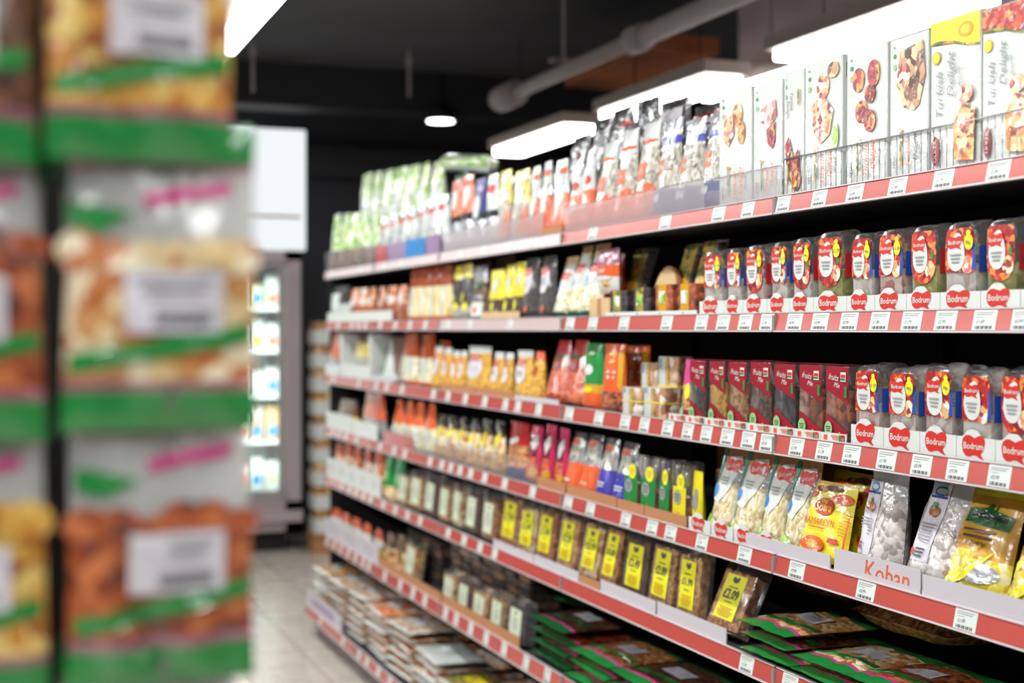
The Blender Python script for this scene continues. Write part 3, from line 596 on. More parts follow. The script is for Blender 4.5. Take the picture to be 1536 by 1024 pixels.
tray('A', 812, 843, .03, 'kraft', 'short brown cardboard strip between two clear risers on the top shelf')
sun = [[(.28, 'navy'), (.74, 'seed'), (.82, 'blue'), (1, 'silver')]]
row('A', [(970, 1002, 180), (1003, 1038, 179), (1039, 1076, 168)], 'seed_bag', 'bag', 'clear seed bag with blue striped silver top', bag(sun, [('r', -.25, .52, .36, .16, 'logo_orange'), ('t', 'Çıtır', -.25, .52, .12, 'white', 0, .2), ('p', [(-.1, .22), (.1, .3), (.48, .24), (.48, .1), (-.1, .1)], 'navy'), ('e', -.22, .2, .16, .1, 'white'), ('e', -.05, .2, .13, .09, 'white'), ('l', .1, .6, .7, .3, 3, 'seed')], taper=.05, gather=.12, stand=True), 'blue topped seed bags', d=.07, lean=.05)
row('A', [(880, 907, 215), (908, 937, 196), (938, 969, 184)], 'seed_bag', 'bag', 'clear seed bag with white top and orange base', bag([(.3, 'orange'), (.74, 'seed'), (1, 'white_film')], [('e', .0, .8, .8, .05, 'logo_orange'), ('r', -.1, .5, .46, .17, 'logo_orange'), ('t', 'Çıtır', -.1, .5, .14, 'white', 0, .2), ('e', .3, .3, .4, .14, 'orange')], taper=.14, gather=.1), 'orange based seed bags', d=.075, lean=.06)
row('A', [(846, 862, 238), (863, 879, 224)], 'seed_bag', 'bag', 'red and white crinkled seed bag', bag([(.5, 'orange'), (.75, 'white_film'), (1, 'silver')], [('e', 0, .35, .6, .2, 'white'), ('e', .1, .62, .5, .12, 'logo_red')], taper=.25), 'red and white seed bags', d=.07)
row('A', [(786, 801, 250), (802, 818, 243), (820, 843, 240)], 'snack_bag', 'bag', 'small clear bag with orange panel', bag([(.55, 'orange'), (.7, 'silver'), (1, 'white_film')], [('p', [(-.3, .5), (.2, .8), (.35, .5), (0, .2)], 'white'), ('r', .1, .85, .5, .08, 'logo_orange')], taper=.3), 'orange panelled bags', d=.06)
# dark foil bags piled behind
fb = [(868, 900, 182, 'crumpled black and silver foil bag at the left of the dark pile'), (896, 932, 166, 'crumpled grey foil bag with red spot on the dark pile'), (930, 966, 153, 'black and silver foil bag on the dark pile beneath the lamp'), (966, 1014, 154, 'black foil bag with white panel on top of the dark pile'), (1014, 1066, 161, 'dark foil bag with red stripe right behind the blue topped bags'), (840, 868, 207, 'dark foil bag behind the red and white seed bags')]
for i, (a, b, yt, lb) in enumerate(fb):
    P, yc, w, z, h = seat('A', a, b, yt, .13, 0)
    o = thing('foil_bag', (P + .05, yc, z), lb, 'bag', 'dark foil bags behind the seed bags', -PI / 2 + R.uniform(-.06, .06))
    pouch(o, w * .95, h + .01, .12, [(1, 'black_foil')], i, .1, wr=.006, gather=.08, ds=[[('e', .1, .8, .5, .1, 'grey_ink')], [('e', .2, .86, .5, .05, 'red')], [('e', .2, .84, .4, .1, 'silver')], [('r', 0, .88, .7, .1, 'card_grey'), ('l', 0, .88, .5, .06, 3, 'grey_ink')], [('r', .1, .86, .8, .05, 'card_grey'), ('r', .1, .91, .9, .015, 'red')], [('e', 0, .8, .3, .1, 'brown')]][i], nu=12)
row('A', [(720, 760, 268), (752, 790, 258), (790, 826, 250)], 'foil_bag', 'bag', 'dark foil bag behind the small bags', bag([(.6, 'black_foil'), (.8, 'silver'), (1, 'black_foil')], taper=.2, wr=.004), 'dark foil bags, middle of the top shelf', d=.1, back=.15)
row('A', [(667, 682, 272), (683, 701, 264)], 'snack_bag', 'bag', 'small red and white snack bag', bag([(.4, 'silver'), (.5, 'dark'), (1, 'orange')], [('e', 0, .74, .6, .34, 'white'), ('r', -.1, .9, .5, .1, 'logo_red')], taper=.1), d=.06, group='small red bags')
row('A', [(702, 720, 268)], 'snack_bag', 'bag', 'small purple and white snack bag', bag([(.4, 'silver'), (.5, 'dark'), (1, 'navy')], [('e', -.1, .6, .6, .34, 'white'), ('e', .1, .85, .4, .1, 'lilac')], taper=.1), d=.06)
row('A', [(721, 737, 262)], 'snack_bag', 'bag', 'small pale pink snack bag beside the purple one', bag([(.4, 'silver'), (.5, 'dark'), (1, 'white_film')], [('e', 0, .8, .7, .14, 'logo_red')], taper=.1), d=.06)
row('A', [(738, 758, 256), (759, 784, 256)], 'snack_bag', 'bag', 'yellow and clear snack bag with red corner', bag([(.55, 'seed'), (.9, 'yellow_mess'), (1, 'yellow')], [('p', [(0, .1), (.48, .1), (.46, .5), (.2, .3)], 'orange'), ('e', .1, .66, .5, .2, 'silver')], taper=.12), 'yellow snack bags', d=.06)
row('A', spans(562, 664, 7, 330, 290), 'rice_bag', 'bag', 'white and silver packet', bag([(.2, 'lilac'), (.8, 'white_film'), (1, 'silver')], [('e', 0, .8, .6, .12, 'logo_red'), ('r', 0, .5, .34, .4, 'silver')], taper=.1, wr=.003), 'white and silver packets', d=.06)
row('A', spans(489, 560, 5, 322, 318), 'rice_bag', 'bag', 'lime green bag with brown base', bag([(.36, 'walnut'), (.9, 'lime'), (1, 'lime_white')], [('e', 0, .6, .5, .3, 'lime_white')], taper=.1, wr=.003), 'lime green bags in the front row', d=.08, jitter=.1)
row('A', spans(530, 652, 7, 262, 240, 1.8), 'rice_bag', 'bag', 'lime and white bag heaped behind', bag([(.4, 'lime'), (.8, 'lime_white'), (1, 'lime')], [('e', 0, .6, .6, .3, 'white_film')], taper=.12, wr=.004), 'lime and white bags in the tall back row', d=.1, back=.14, jitter=.15)
P, yc, w, z, h = seat('A', 652, 712, 240, .16)
o = thing('rice_bag', (P + .06, yc, z + h - .05), 'large white and green bag lying on its side on the back row', 'bag', None, -PI / 2, 0, .12)
pouch(o, w * 1.05, .075, .16, [(.35, 'white_film'), (.6, 'lime'), (1, 'lime_white')], 3, .02, False)
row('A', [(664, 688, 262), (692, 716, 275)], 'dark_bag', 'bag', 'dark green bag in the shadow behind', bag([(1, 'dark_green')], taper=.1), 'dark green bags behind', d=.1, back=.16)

# ================================================================= TUBS (B and C)
def sweet_tub(kinds):
    def f(o, w, h, d, i):
        k = kinds[i % len(kinds)]; cont, badge, rnd, burstp = k
        D = []
        if rnd: D.append(('p', [(-.4, .87), (-.3, .9), (.3, .9), (.4, .87), (.43, .6), (.4, .44), (.25, .34), (0, .3), (-.25, .34), (-.4, .44), (-.43, .6)], 'fruit_print'))
        else: D.append(('p', [(-.39, .87), (-.29, .9), (.29, .9), (.39, .87), (.43, .7), (.43, .42), (-.43, .42), (-.43, .7)], 'fruit_print'))
        D += [('e', .22, .5 if not rnd else .47, .34, .2, 'sweets_print'), ('p', [(.36, .78), (.45, .7), (.46, .44), (.34, .44), (.38, .6)], 'strong_blue') if not rnd else ('e', .3, .62, .1, .1, 'green'),
              ('d', -.1, .64, .5, .42, 'white'), ('b', -.13, .74, .44, .15, 'logo_red'), ('t', 'Bodrum', -.13, .745, .118, 'white', 0, 0, .012), ('l', -.1, .57, .32, .12, 3, 'grey_ink')]
        if burstp: D += [('e', .29, .74, .25, .17, 'flat_yellow'), ('e', .29, .84, .12, .06, 'flat_yellow'), ('t', burstp, .29, .73, .105, 'ink')]
        tub(o, w, h, d, min(.032, w * .4), .008, cont, h * .5, D, i)
        m = MB(); m.box(w / 2 - .0035, w / 2 - .003, -d / 2 + .006, d / 2 - .012, h * .42, h * .7, 'strong_blue' if not rnd else 'red'); m.build('side_sleeve', o)
    return f
KB = [('delight', '', 0, '£1.19'), ('delight', '', 0, '99p'), ('delight_pink', '', 1, '£1.29'), ('delight', '', 0, '£1.39'), ('delight', '', 1, '99p'), ('delight_green', '', 1, '£1.79'), ('delight', '', 0, '99p'), ('delight_pink', '', 0, '£1.39'), ('delight_green', '', 1, ''), ('delight', '', 0, '99p'), ('delight_green', '', 1, ''), ('delight', '', 0, '')]
tbl = ['round-topped clear tub of sweets, leftmost, next to the leaning trays', 'clear sweet tub with yellow price spot, second tub on the second shelf', 'clear tub with rounded label and yellow spot, third on the second shelf', 'narrow looking clear sweet tub, fourth tub on the second shelf', 'clear tub with yellow 99p spot, fifth tub on the second shelf', 'clear tub of green sweets with yellow £1.79 spot on the second shelf', 'clear tub with 99p spot and red blue label, seventh on second shelf', 'clear tub of pink sweets with blue ribbon label, eighth on second shelf', 'clear tub of green sweets without price spot, ninth on the second shelf', 'clear tub of white sweets with blue ribbon, tenth on the second shelf', 'clear tub of yellow green sweets, second from the right on second shelf', 'clear sweet tub, rightmost on the second shelf at the frame edge']
B_ = [(1052, 1085, 374), (1087, 1114, 370), (1115, 1148, 365), (1153, 1183, 360), (1185, 1219, 354), (1221, 1267, 345), (1273, 1311, 347), (1313, 1358, 341), (1361, 1409, 335), (1411, 1469, 330), (1473, 1529, 325), (1532, 1600, 322)]
B_ = [(a, b, c) for a, b, c in B_]
row('B', B_, 'sweet_tub', 'tub', '', sweet_tub(KB), 'tubs of sweets on the second shelf', d=.05, back=.012, labels=tbl, gap=.9, jitter=.01)
cs = [B_[0][0] - 3] + [(B_[i][1] + B_[i + 1][0]) / 2 for i in range(11)] + [1603]
for i in range(len(cs) - 1):
    logo_carton('B', cs[i], cs[i + 1], .037, ('white carton with red logo under the ' + (ORD[i] + ' tub from the left' if i < 11 else 'rightmost tub') + ' on the second shelf'), lift=1.35)
KC = [('delight_pink', '', 0, '£1.39'), ('delight', '', 0, '99p'), ('delight', '', 0, '99p'), ('delight', '', 0, ''), ('delight', '', 1, ''), ('delight_pink', '', 0, '')]
tcl = ['clear sweet tub beside the maroon fruit boxes on the third shelf', 'clear tub with 99p yellow spot, second tub on the third shelf', 'tilted clear tub set back behind its neighbours on the third shelf', 'clear tub with large red label, fourth tub on the third shelf', 'clear tub with rounded label, fifth tub on the third shelf', 'clear sweet tub at the right frame edge of the third shelf']
row('C', [(1278, 1323, 545), (1328, 1378, 549), (1382, 1433, 545), (1437, 1492, 552), (1495, 1556, 552), (1560, 1620, 552)], 'sweet_tub', 'tub', '', sweet_tub(KC), 'tubs of sweets on the third shelf', d=.05, back=.014, labels=tcl, gap=.9, jitter=.01)
cs = [1276.5, 1325.5, 1380, 1435, 1493.5, 1558, 1622]
for i in range(len(cs) - 1):
    logo_carton('C', cs[i], cs[i + 1], .045, 'white carton with red logo under the ' + (ORD[i] + ' tub from the left' if i < 5 else 'rightmost tub') + ' on the third shelf', lift=1.3)
# second rows of tubs deeper on the shelves
row('B', [(1060, 1096, 380), (1132, 1166, 372), (1236, 1274, 362), (1330, 1372, 352), (1430, 1478, 342)], 'sweet_tub', 'tub', 'clear sweet tub standing behind the front tubs', sweet_tub(KB[1:]), 'back row of tubs, second shelf', d=.05, back=.075, gap=.9)
row('C', [(1296, 1340, 545), (1352, 1398, 546), (1412, 1462, 548), (1480, 1536, 551)], 'sweet_tub', 'tub', 'clear sweet tub standing behind the front tubs', sweet_tub(KC), 'back row of tubs, third shelf', d=.05, back=.08, gap=.9)

# ================================================================= SECOND SHELF (B), left part
def slant_tray(label_mat='olive_print', cont='walnut'):
    def f(o, w, h, d, i): tub(o, w, h, d, .012, .008, cont, h * .8, [('r', -.02, .52, .74, .86, label_mat), ('r', -.02, .2, .7, .22, 'white'), ('e', -.02, .42, .6, .14, 'gold'), ('l', -.02, .2, .4, .12, 2, 'logo_orange')], i)
    return f
row('B', [(922, 950, 372), (996, 1024, 366), (1026, 1054, 360)], 'leaning_tray', 'tray', '', slant_tray(), 'olive labelled trays', d=.025, back=.084, lean=[.3, .3, .28], jitter=.02, labels=['olive labelled tray leaning back behind the small dark cubes', 'olive labelled tray leaning back beside the brown disc', 'olive labelled tray leaning back next to the first round-topped tub'])
def cube_pack(o, w, h, d, i):
    m = MB(); m.bbox(-w / 2, w / 2, -d / 2, d / 2, 0, h, .003, 'prune' if i < 2 else 'apricot'); m.build('pack', o)
    m = MB(); m.box(-w * .3, w * .16, -d / 2 - .001, d / 2 + .001, -.0 + .001, h + .001, 'olive_print' if i < 2 else 'gold'); m.box(-w * .26, w * .1, -d / 2 - .0018, -d / 2 - .0011, h * .4, h * .8, 'lime_white'); m.build('wrapper_band', o)
row('B', [(914, 940, 437), (948, 974, 433), (982, 1008, 428), (1014, 1044, 427)], 'small_pack', 'packet', '', cube_pack, 'small banded cubes', d=.06, labels=['small dark banded cube in white tray, leftmost beside the kraft box', 'small dark banded cube in white tray, second from the left', 'small amber banded cube in white tray below the brown disc', 'small amber banded cube in white tray beside the first round-topped tub'])
for i, (a, b) in enumerate([(908, 941), (941, 976), (976, 1010), (1010, 1045)]):
    tray('B', a, b, .016, 'white', f'low white tray holding the {ORD[i]} small banded cube from left', 'carton_tray', dpt=.08, back=.005, texts=[('e', 0, .5, .2, .5, 'ink'), ('e', .03, .55, .15, .4, 'white')])
P, yc, w, z, h = seat('B', 978, 1008, 400, .08)
o = thing('round_disc', (P, yc, z + .004), 'round pale brown disc standing behind the small banded cubes', 'disc', None, -PI / 2, -.15)
r_ = h / 2; m = MB(); m.loft([[(r_ * math.cos(2 * PI * i / 28), y, r_ + r_ * math.sin(2 * PI * i / 28)) for i in range(28)] for y in (0, .008, .012)], 'kraft'); m.build('disc', o)
m = MB(); m.loft([[(r_ * .9 * math.cos(2 * PI * i / 28), y, r_ + r_ * .9 * math.sin(2 * PI * i / 28)) for i in range(28)] for y in (-.002, -.0001)], 'kraft_pale'); m.build('lid', o)
o = None
P, yc, w, z, h = seat('B', 884, 914, 447, .014)
o = thing('kraft_box', (P + .04, yc, z), 'plain kraft box under the orange labelled nut bag', 'box', None, -PI / 2); m = MB(); m.bbox(-w / 2, w / 2, -.04, .04, 0, h, .002, 'kraft_pale'); m.build('box', o); m = MB(); m.box(-w * .1, w * .1, -.0405, -.0401, 0, h, 'kraft'); m.build('tape', o); hk = h
row('B', [(887, 920, 374)], 'nut_bag', 'bag', 'pink and orange nut bag standing above the kraft box', bag([(.36, 'white'), (.62, 'orange'), (1, 'pink_film')], [('e', .1, .2, .4, .16, 'almond_print'), ('e', -.34, .5, .12, .1, 'gold'), ('l', 0, .5, .4, .1, 2, 'white'), ('e', 0, .34, .8, .1, 'white')], taper=.04, stand=False), d=.045, raise_=hk + .012)
row('B', [(905, 930, 382)], 'nut_bag', 'bag', 'dark red nut bag behind the orange labelled bag', bag([(.5, 'red'), (1, 'maroon')], taper=.04), d=.04, back=.075)
row('B', [(822, 842, 388), (843, 860, 372), (861, 886, 369)], 'popcorn_bag', 'bag', 'white popcorn seed bag with teal edge', bag([(.05, 'teal'), (.42, 'popcorn'), (.8, 'white_film'), (1, 'kraft_pale')], [('p', [(-.4, .45), (.0, .4), (.35, .6), (.46, .85), (0, .88), (-.3, .7)], 'white'), ('b', .02, .66, .66, .15, 'logo_red'), ('t', 'Bodrum', .02, .66, .15, 'white', .1), ('r', -.3, .46, .1, .14, 'sky_blue')], taper=.1), 'white popcorn seed bags', d=.07, lean=.15)
row('B', [(775, 798, 388), (799, 824, 385)], 'seed_bag', 'bag', 'black seed bag with grey oval label', bag([(.03, 'teal'), (.8, 'black_seed'), (1, 'grey_film')], [('d', -.1, .62, .7, .42, 'sticker'), ('b', -.12, .76, .5, .14, 'logo_red'), ('t', 'Bodrum', -.12, .76, .12, 'white'), ('l', -.1, .6, .4, .14, 3, 'grey_ink'), ('e', .1, .16, .14, .12, 'logo_orange')], taper=.06), 'black seed bags', d=.06)
row('B', [(724, 747, 405), (748, 762, 398), (762, 777, 394)], 'snack_bag', 'bag', 'bright yellow bag above brown carton', bag([(.4, 'raisin'), (1, 'yellow')], [('e', 0, .25, .2, .2, 'flat_yellow'), ('p', [(-.2, .7), (.3, .85), (.1, .5)], 'white_film')], taper=.1), 'yellow bags over the brown carton', d=.06)
tray('B', 722, 779, .028, 'kraft_pale', 'low brown carton under the bright yellow bags on second shelf')
row('B', [(700, 721, 400)], 'nut_bag', 'bag', 'clear dark bag with white square sticker', bag([(.7, 'walnut'), (1, 'silver')], [('r', 0, .18, .8, .3, 'ticket'), ('e', 0, .18, .2, .12, 'logo_orange'), ('e', 0, .62, .7, .1, 'dark_green'), ('e', .1, .42, .6, .1, 'silver')], taper=.1), d=.06)
row('B', [(671, 684, 400), (685, 699, 396)], 'snack_bag', 'bag', 'grey and yellow snack bag', bag([(.25, 'seed'), (.75, 'black_seed'), (1, 'yellow_mess')], [('e', -.2, .4, .3, .2, 'yellow'), ('e', .2, .25, .4, .14, 'yellow')], taper=.08), 'grey and yellow bags', d=.06)
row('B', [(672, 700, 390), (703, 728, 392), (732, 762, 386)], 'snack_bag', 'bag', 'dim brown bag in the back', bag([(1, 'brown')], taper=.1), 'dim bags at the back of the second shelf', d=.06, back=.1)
row('B', spans(607, 668, 4, 402, 396), 'noodle_bag', 'bag', 'tall cream bag with orange brown top', bag([(.08, 'orange'), (.62, 'noodle'), (1, 'orange_film')], [('r', 0, .35, .3, .5, 'white_film')], taper=.04), 'tall cream and orange bags', d=.06)
row('B', spans(520, 605, 6, 434, 428), 'snack_bag', 'bag', 'small red brown packet in a white carton', bag([(.5, 'apricot'), (1, 'snack_orange')], [('e', 0, .6, .4, .3, 'white_film')], taper=.2, wr=.003), 'small red brown packets', d=.05, jitter=.08, gap=.85)
row('B', [(490, 518, 430)], 'clear_bag', 'bag', 'pale blue and clear bag at the far end', bag([(.5, 'white_film'), (1, 'grey_film')], [('r', -.2, .6, .5, .4, 'ticket'), ('r', -.45, .6, .08, .5, 'strong_blue')], taper=.2), d=.06)
for i, (a, b) in enumerate([(491, 508), (508, 526), (526, 545), (545, 562), (562, 588)]):
    tray('B', a, b, .05, 'white', f'small white carton, {ORD[i]} from the far end of the second shelf', 'carton_tray', dpt=.07, back=.006)

# ================================================================= THIRD SHELF (C)
def fruit_box(conts):
    def f(o, w, h, d, i):
        tub(o, w, h, d, .006, .004, conts[i], h * .66, [('p', [(-.47, .98), (.47, .98), (.47, .5), (-.47, .68)], 'maroon'), ('p', [(-.47, .04), (.47, .04), (.47, .14), (-.47, .38)], 'maroon'),
            ('t', 'fruits', -.15, .84, .2, 'white', -.1, .4), ('t', 'Mix', 0, .74, .17, 'white', -.1, .4), ('r', .28, .85, .22, .12, 'white'), ('r', .28, .86, .18, .04, 'logo_red'), ('r', .28, .82, .18, .025, 'green'), ('r', .4, .66, .1, .14, 'green'), ('e', -.3, .17, .32, .2, 'mint'), ('l', -.3, .17, .2, .08, 3, 'dark_green'), ('e', .18, .12, .08, .05, 'gold')], i, rim=.0012)
        m = MB(); m.box(-w * .46, w * .46, -d / 2 + .001, d / 2 - .001, h + .0003, h + .0012, 'maroon'); m.build('lid_band', o)
    return f
fbl = ['maroon labelled box of dark prunes, leftmost of the fruit boxes', 'maroon labelled box of golden raisins, second fruit box', 'maroon labelled box of brown mulberries, third fruit box', 'maroon labelled box of dark raisins, fourth fruit box', 'maroon labelled box of black fruit, left of the shelf joint gap', 'maroon labelled box of red apricots, second from the round-topped tubs', 'maroon labelled box of flat orange fruit, next to the tubs']
row('C', [(1033, 1060, 541), (1062, 1090, 542), (1091, 1122, 543), (1124, 1158, 543), (1159, 1195, 546), (1197, 1234, 547), (1236, 1276, 549)], 'fruit_box', 'box', '', fruit_box(['prune', 'chick', 'mulberry', 'walnut', 'prune', 'apricot', 'apricot']), 'maroon fruit boxes', d=.05, labels=fbl, jitter=.02)
for i, (a, b) in enumerate([(1003, 1030), (1030, 1058), (1058, 1088), (1088, 1121), (1121, 1156), (1156, 1192), (1192, 1231), (1231, 1270)]):
    tray('C', a, b, .022, 'white', 'low white orange printed carton, ' + (ORD[i] + ' from the left' if i < 7 else 'rightmost') + ' under the fruit boxes', 'carton_tray', dpt=.09, back=.006,
         texts=[('r', -.3, .55, .14, .5, 'logo_orange'), ('l', .12, .6, .4, .5, 3, 'logo_orange'), ('r', .38, .5, .12, .8, 'maroon' if i % 2 else 'logo_red'), ('t', '13', .38, .5, .09, 'white'), ('r', .28, .5, .05, .8, 'green')])
row('C', [(1014, 1034, 541)], 'fruit_bag', 'bag', 'pink topped clear bag left of the maroon fruit boxes', bag([(.2, 'maroon'), (.6, 'mulberry'), (1, 'pink')], [('e', .1, .5, .4, .26, 'flat_yellow'), ('e', -.2, .15, .4, .18, 'mint')], taper=.04), d=.05, back=.02)
def bundle(o, w, h, d, i):
    m = MB(); 
    for k in range(2): m.bbox(-w / 2 + k * w / 2 + .0008, -w / 2 + (k + 1) * w / 2 - .0008, -d / 2, d / 2, 0, h, .004, 'snack_white' if k else 'white_film')
    m.build('packets', o)
    m = MB(); m.box(-w / 2 - .0015, w / 2 + .0015, -d / 2 - .0015, d / 2 + .0015, h * .48, h * .53, 'ribbon'); m.box(-.0015, .0015, -d / 2 - .0025, -d / 2 - .0016, 0, h, 'ribbon'); m.build('ribbon', o)
    m = MB(); m.box(-w * .1, w * .08, -d / 2 - .0012, -d / 2 - .0002, .004, h - .004, 'mulberry'); m.box(-w * .48, -w * .3, -d / 2 - .001, -d / 2 - .0002, h * .8, h * .97, 'grey_ink'); m.build('label', o)
row('C', [(932, 962, 582), (963, 998, 582)], 'bundled_packet', 'packet', '', bundle, 'ribbon tied packets', d=.05, labels=['pale packets tied with yellow ribbon, lower left of the ribbon bundles', 'pale packets tied with yellow ribbon, lower right of the ribbon bundles'])
row('C', [(960, 986, 545), (986, 1017, 536)], 'bundled_packet', 'packet', '', bundle, 'ribbon tied packets at the back', d=.05, back=.075, labels=['dim ribbon tied packets at the back left above the bundles', 'bright ribbon tied packets at the back beside the pink topped bag'])
row('C', [(893, 926, 517)], 'apricot_bag', 'bag', 'tall orange apricot bag beside the green bag', bag([(.3, 'apricot'), (.45, 'orange'), (1, 'orange')], [('e', 0, .86, .5, .06, 'gold'), ('l', 0, .55, .5, .16, 2, 'white'), ('e', 0, .74, .24, .05, 'gold'), ('p', [(.3, .9), (.48, .9), (.46, .3), (.36, .4)], 'gold'), ('e', .1, .2, .5, .2, 'apricot')], taper=.02, wr=.0025), 'tall orange apricot bags', d=.06)
row('C', [(928, 966, 518)], 'apricot_bag', 'bag', 'tall orange apricot bag behind the ribbon bundles', bag([(.3, 'apricot'), (.45, 'orange'), (1, 'orange')], [('e', 0, .86, .5, .06, 'gold'), ('l', 0, .55, .5, .16, 2, 'white'), ('e', 0, .74, .24, .05, 'gold'), ('p', [(.3, .9), (.48, .9), (.46, .3), (.36, .4)], 'gold'), ('e', .1, .2, .5, .2, 'apricot')], taper=.02, wr=.0025), 'tall orange apricot bags', d=.045, back=.1)
row('C', [(865, 892, 516)], 'nut_bag', 'bag', 'tall green and orange bag beside the apricot bags', bag([(.25, 'orange'), (.38, 'gold'), (1, 'green')], [('e', -.1, .6, .5, .16, 'white'), ('e', 0, .3, .5, .1, 'yellow'), ('e', 0, .85, .4, .06, 'mint')], taper=.02), d=.06)
row('C', [(809, 834, 514), (832, 862, 513)], 'nut_bag', 'bag', 'tall red topped bag of red nuts', bag([(.55, 'red_nut'), (.75, 'orange_film'), (1, 'red')], [('r', -.02, .58, .4, .16, 'maroon'), ('e', .0, .74, .6, .05, 'dark_green'), ('l', -.02, .58, .3, .1, 2, 'grey_ink')], taper=.3), 'red nut bags', d=.075, lean=.12)
row('C', [(790, 806, 528)], 'chickpea_bag', 'bag', 'narrow orange bag at the right of the golden bags', bag([(.8, 'chick'), (1, 'orange')], [('r', -.1, .6, .3, .2, 'red')], taper=.1), d=.06)
GL = [('d', -.08, .58, .66, .5, 'sticker'), ('b', -.1, .74, .5, .16, 'logo_red'), ('t', 'Bodrum', -.1, .74, .12, 'white'), ('l', -.08, .54, .36, .12, 3, 'grey_ink')]
row('C', [(642, 655, 520), (656, 668, 522), (669, 680, 527), (681, 690, 527), (691, 727, 520), (730, 745, 529), (746, 759, 530), (763, 790, 526)], 'chickpea_bag', 'bag', 'golden bag with oval label', bag([(.86, 'chick'), (1, 'white_film')], GL, taper=.05), 'golden bags with oval labels', d=.06)
tray('C', 660, 713, .03, 'kraft', 'left kraft tray under the golden bags on the third shelf'); tray('C', 714, 771, .03, 'kraft', 'right kraft tray under the golden bags on the third shelf')
tray('C', 772, 838, .02, 'card_grey', 'low pale grey tray in front of the red nut bags')
row('C', [(596, 620, 500), (622, 640, 502)], 'marshmallow_bag', 'bag', 'tall cream bag with orange see-through top', bag([(.1, 'orange'), (.55, 'popcorn'), (1, 'orange_film')], [('e', .1, .4, .5, .3, 'white_film')], taper=.06), 'orange topped cream bags', d=.06)
row('C', [(602, 618, 499), (630, 646, 500), (650, 668, 512)], 'orange_bag', 'bag', 'orange bag standing in the back row', bag([(1, 'orange')], taper=.1), 'orange bags behind', d=.05, back=.09)
P, yc, w, z, h = seat('C', 564, 589, 507, .03)
o = thing('leaning_tray', (P + .04, yc, z + .007), 'brown and white packet with green edge leaning beside the white frame', 'packet', None, -PI / 2, -.25)
m = MB(); m.bbox(-w / 2, w / 2, -.02, .02, 0, h, .002, 'white'); m.build('box', o); decals('artwork', o, lambda x, z: -.02, w, h, [('p', [(-.4, .98), (.48, .98), (.48, .05), (.2, .2)], 'brown'), ('r', -.44, .55, .1, .85, 'green')])
P, yc, w, z, h = seat('C', 510, 556, 500, .01)
o = thing('display_box', (P, yc, z), 'white open display frame holding yellow packets at the far end', 'display box', None, -PI / 2); m = MB()
t = .035; m.box(-w / 2, -w / 2 + t, 0, .1, .0, h, 'white'); m.box(w / 2 - t, w / 2, 0, .1, 0, h, 'white'); m.box(-w / 2 + t, w / 2 - t, 0, .1, 0, h * .3, 'white'); m.build('frame', o)
m = MB(); m.box(-w / 2 + t, w / 2 - t, .09, .1, h * .3, h, 'brown'); m.build('back_card', o)
o = thing('snack_bag', (P + .045, yc, z + h * .3 + .001), 'yellow and grey packet inside the white display frame', 'bag', None, -PI / 2); pouch(o, w * .5, h * .5, .05, [(.4, 'seed'), (1, 'yellow_mess')], 4)
row('C', [(487, 509, 500)], 'snack_bag', 'bag', 'red and silver packet at the far end', bag([(.4, 'silver'), (1, 'red_nut')], taper=.05), d=.05, back=.02)
tray('C', 488, 509, .06, 'white', 'white carton under the red and silver packet at the far end', 'carton_tray', back=.006, dpt=.08)
tray('C', 558, 590, .03, 'card_grey', 'low white tray beneath the leaning brown and white packet', 'carton_tray', dpt=.14)

# ================================================================= FOURTH SHELF (D)
row('D', [(1052, 1086, 672), (1083, 1128, 676), (1126, 1162, 684), (1160, 1196, 690)], 'seed_bag', 'bag', 'pumpkin seed bag with white teardrop label', bag([(.56, 'pumpkin_seed'), (.78, 'bag_film'), (1, 'kraft')], [('p', [(-.42, .94), (-.5, .3), (-.3, .15), (-.32, .6), (-.2, .9)], 'teal'), ('p', [(-.3, .36), (-.05, .32), (.25, .5), (.45, .78), (.4, .88), (0, .86), (-.2, .7)], 'white'), ('b', .16, .76, .6, .16, 'logo_red'), ('t', 'Bodrum', .16, .76, .14, 'white', .15), ('e', -.3, .46, .28, .14, 'sky_blue'), ('l', 0, .58, .3, .1, 3, 'grey_ink'), ('p', [(-.4, .06), (.4, .06), (.1, .12), (-.3, .2)], 'lime')], taper=.0, wr=.002), 'pumpkin seed bags', d=.08, lean=.14, back=.018, jitter=.06)
for i, (a, b) in enumerate([(1033, 1066), (1067, 1100), (1101, 1134), (1135, 1168)]):
    logo_carton('D', a, b, .036, f'white carton with red logo under the {ORD[i] if i < 3 else "rightmost"} pumpkin seed bag', lift=1.4, sides=False)
def apricot_pouch(o, w, h, d, i):
    pouch(o, w, h, d, [(.96, 'yellow'), (1, 'gold')], i + 5, .03, wr=.002, nu=12, ds=[('e', -.3, .83, .3, .14, 'orange'), ('e', -.1, .9, .22, .08, 'apricot'), ('e', .28, .8, .34, .14, 'orange'), ('e', .1, .92, .3, .08, 'brown'), ('e', .02, .68, .32, .22, 'logo_red'), ('t', 'Sofra', .02, .67, .13, 'yellow'), ('l', .02, .75, .16, .04, 2, 'yellow'), ('t', 'KAMARDIN', .0, .48, .1, 'logo_red'), ('l', -.02, .41, .4, .025, 1, 'logo_red'), ('e', -.02, .2, .4, .2, 'orange'), ('e', -.02, .2, .2, .1, 'gold'), ('r', .3, .28, .14, .06, 'logo_red'), ('l', -.4, .36, .12, .5, 14, 'gold'), ('l', .4, .5, .1, .3, 8, 'gold'), ('r', .47, .3, .03, .6, 'orange')])
row('D', [(1174, 1262, 728), (1188, 1277, 716)], 'apricot_paste_bag', 'bag', '', apricot_pouch, 'bright yellow apricot bags', d=.03, lean=[.22, .2], back=.03, labels=['bright yellow bag with red round logo and apricot picture, front one', 'bright yellow bag half hidden behind the front yellow apricot bag'], jitter=.04)
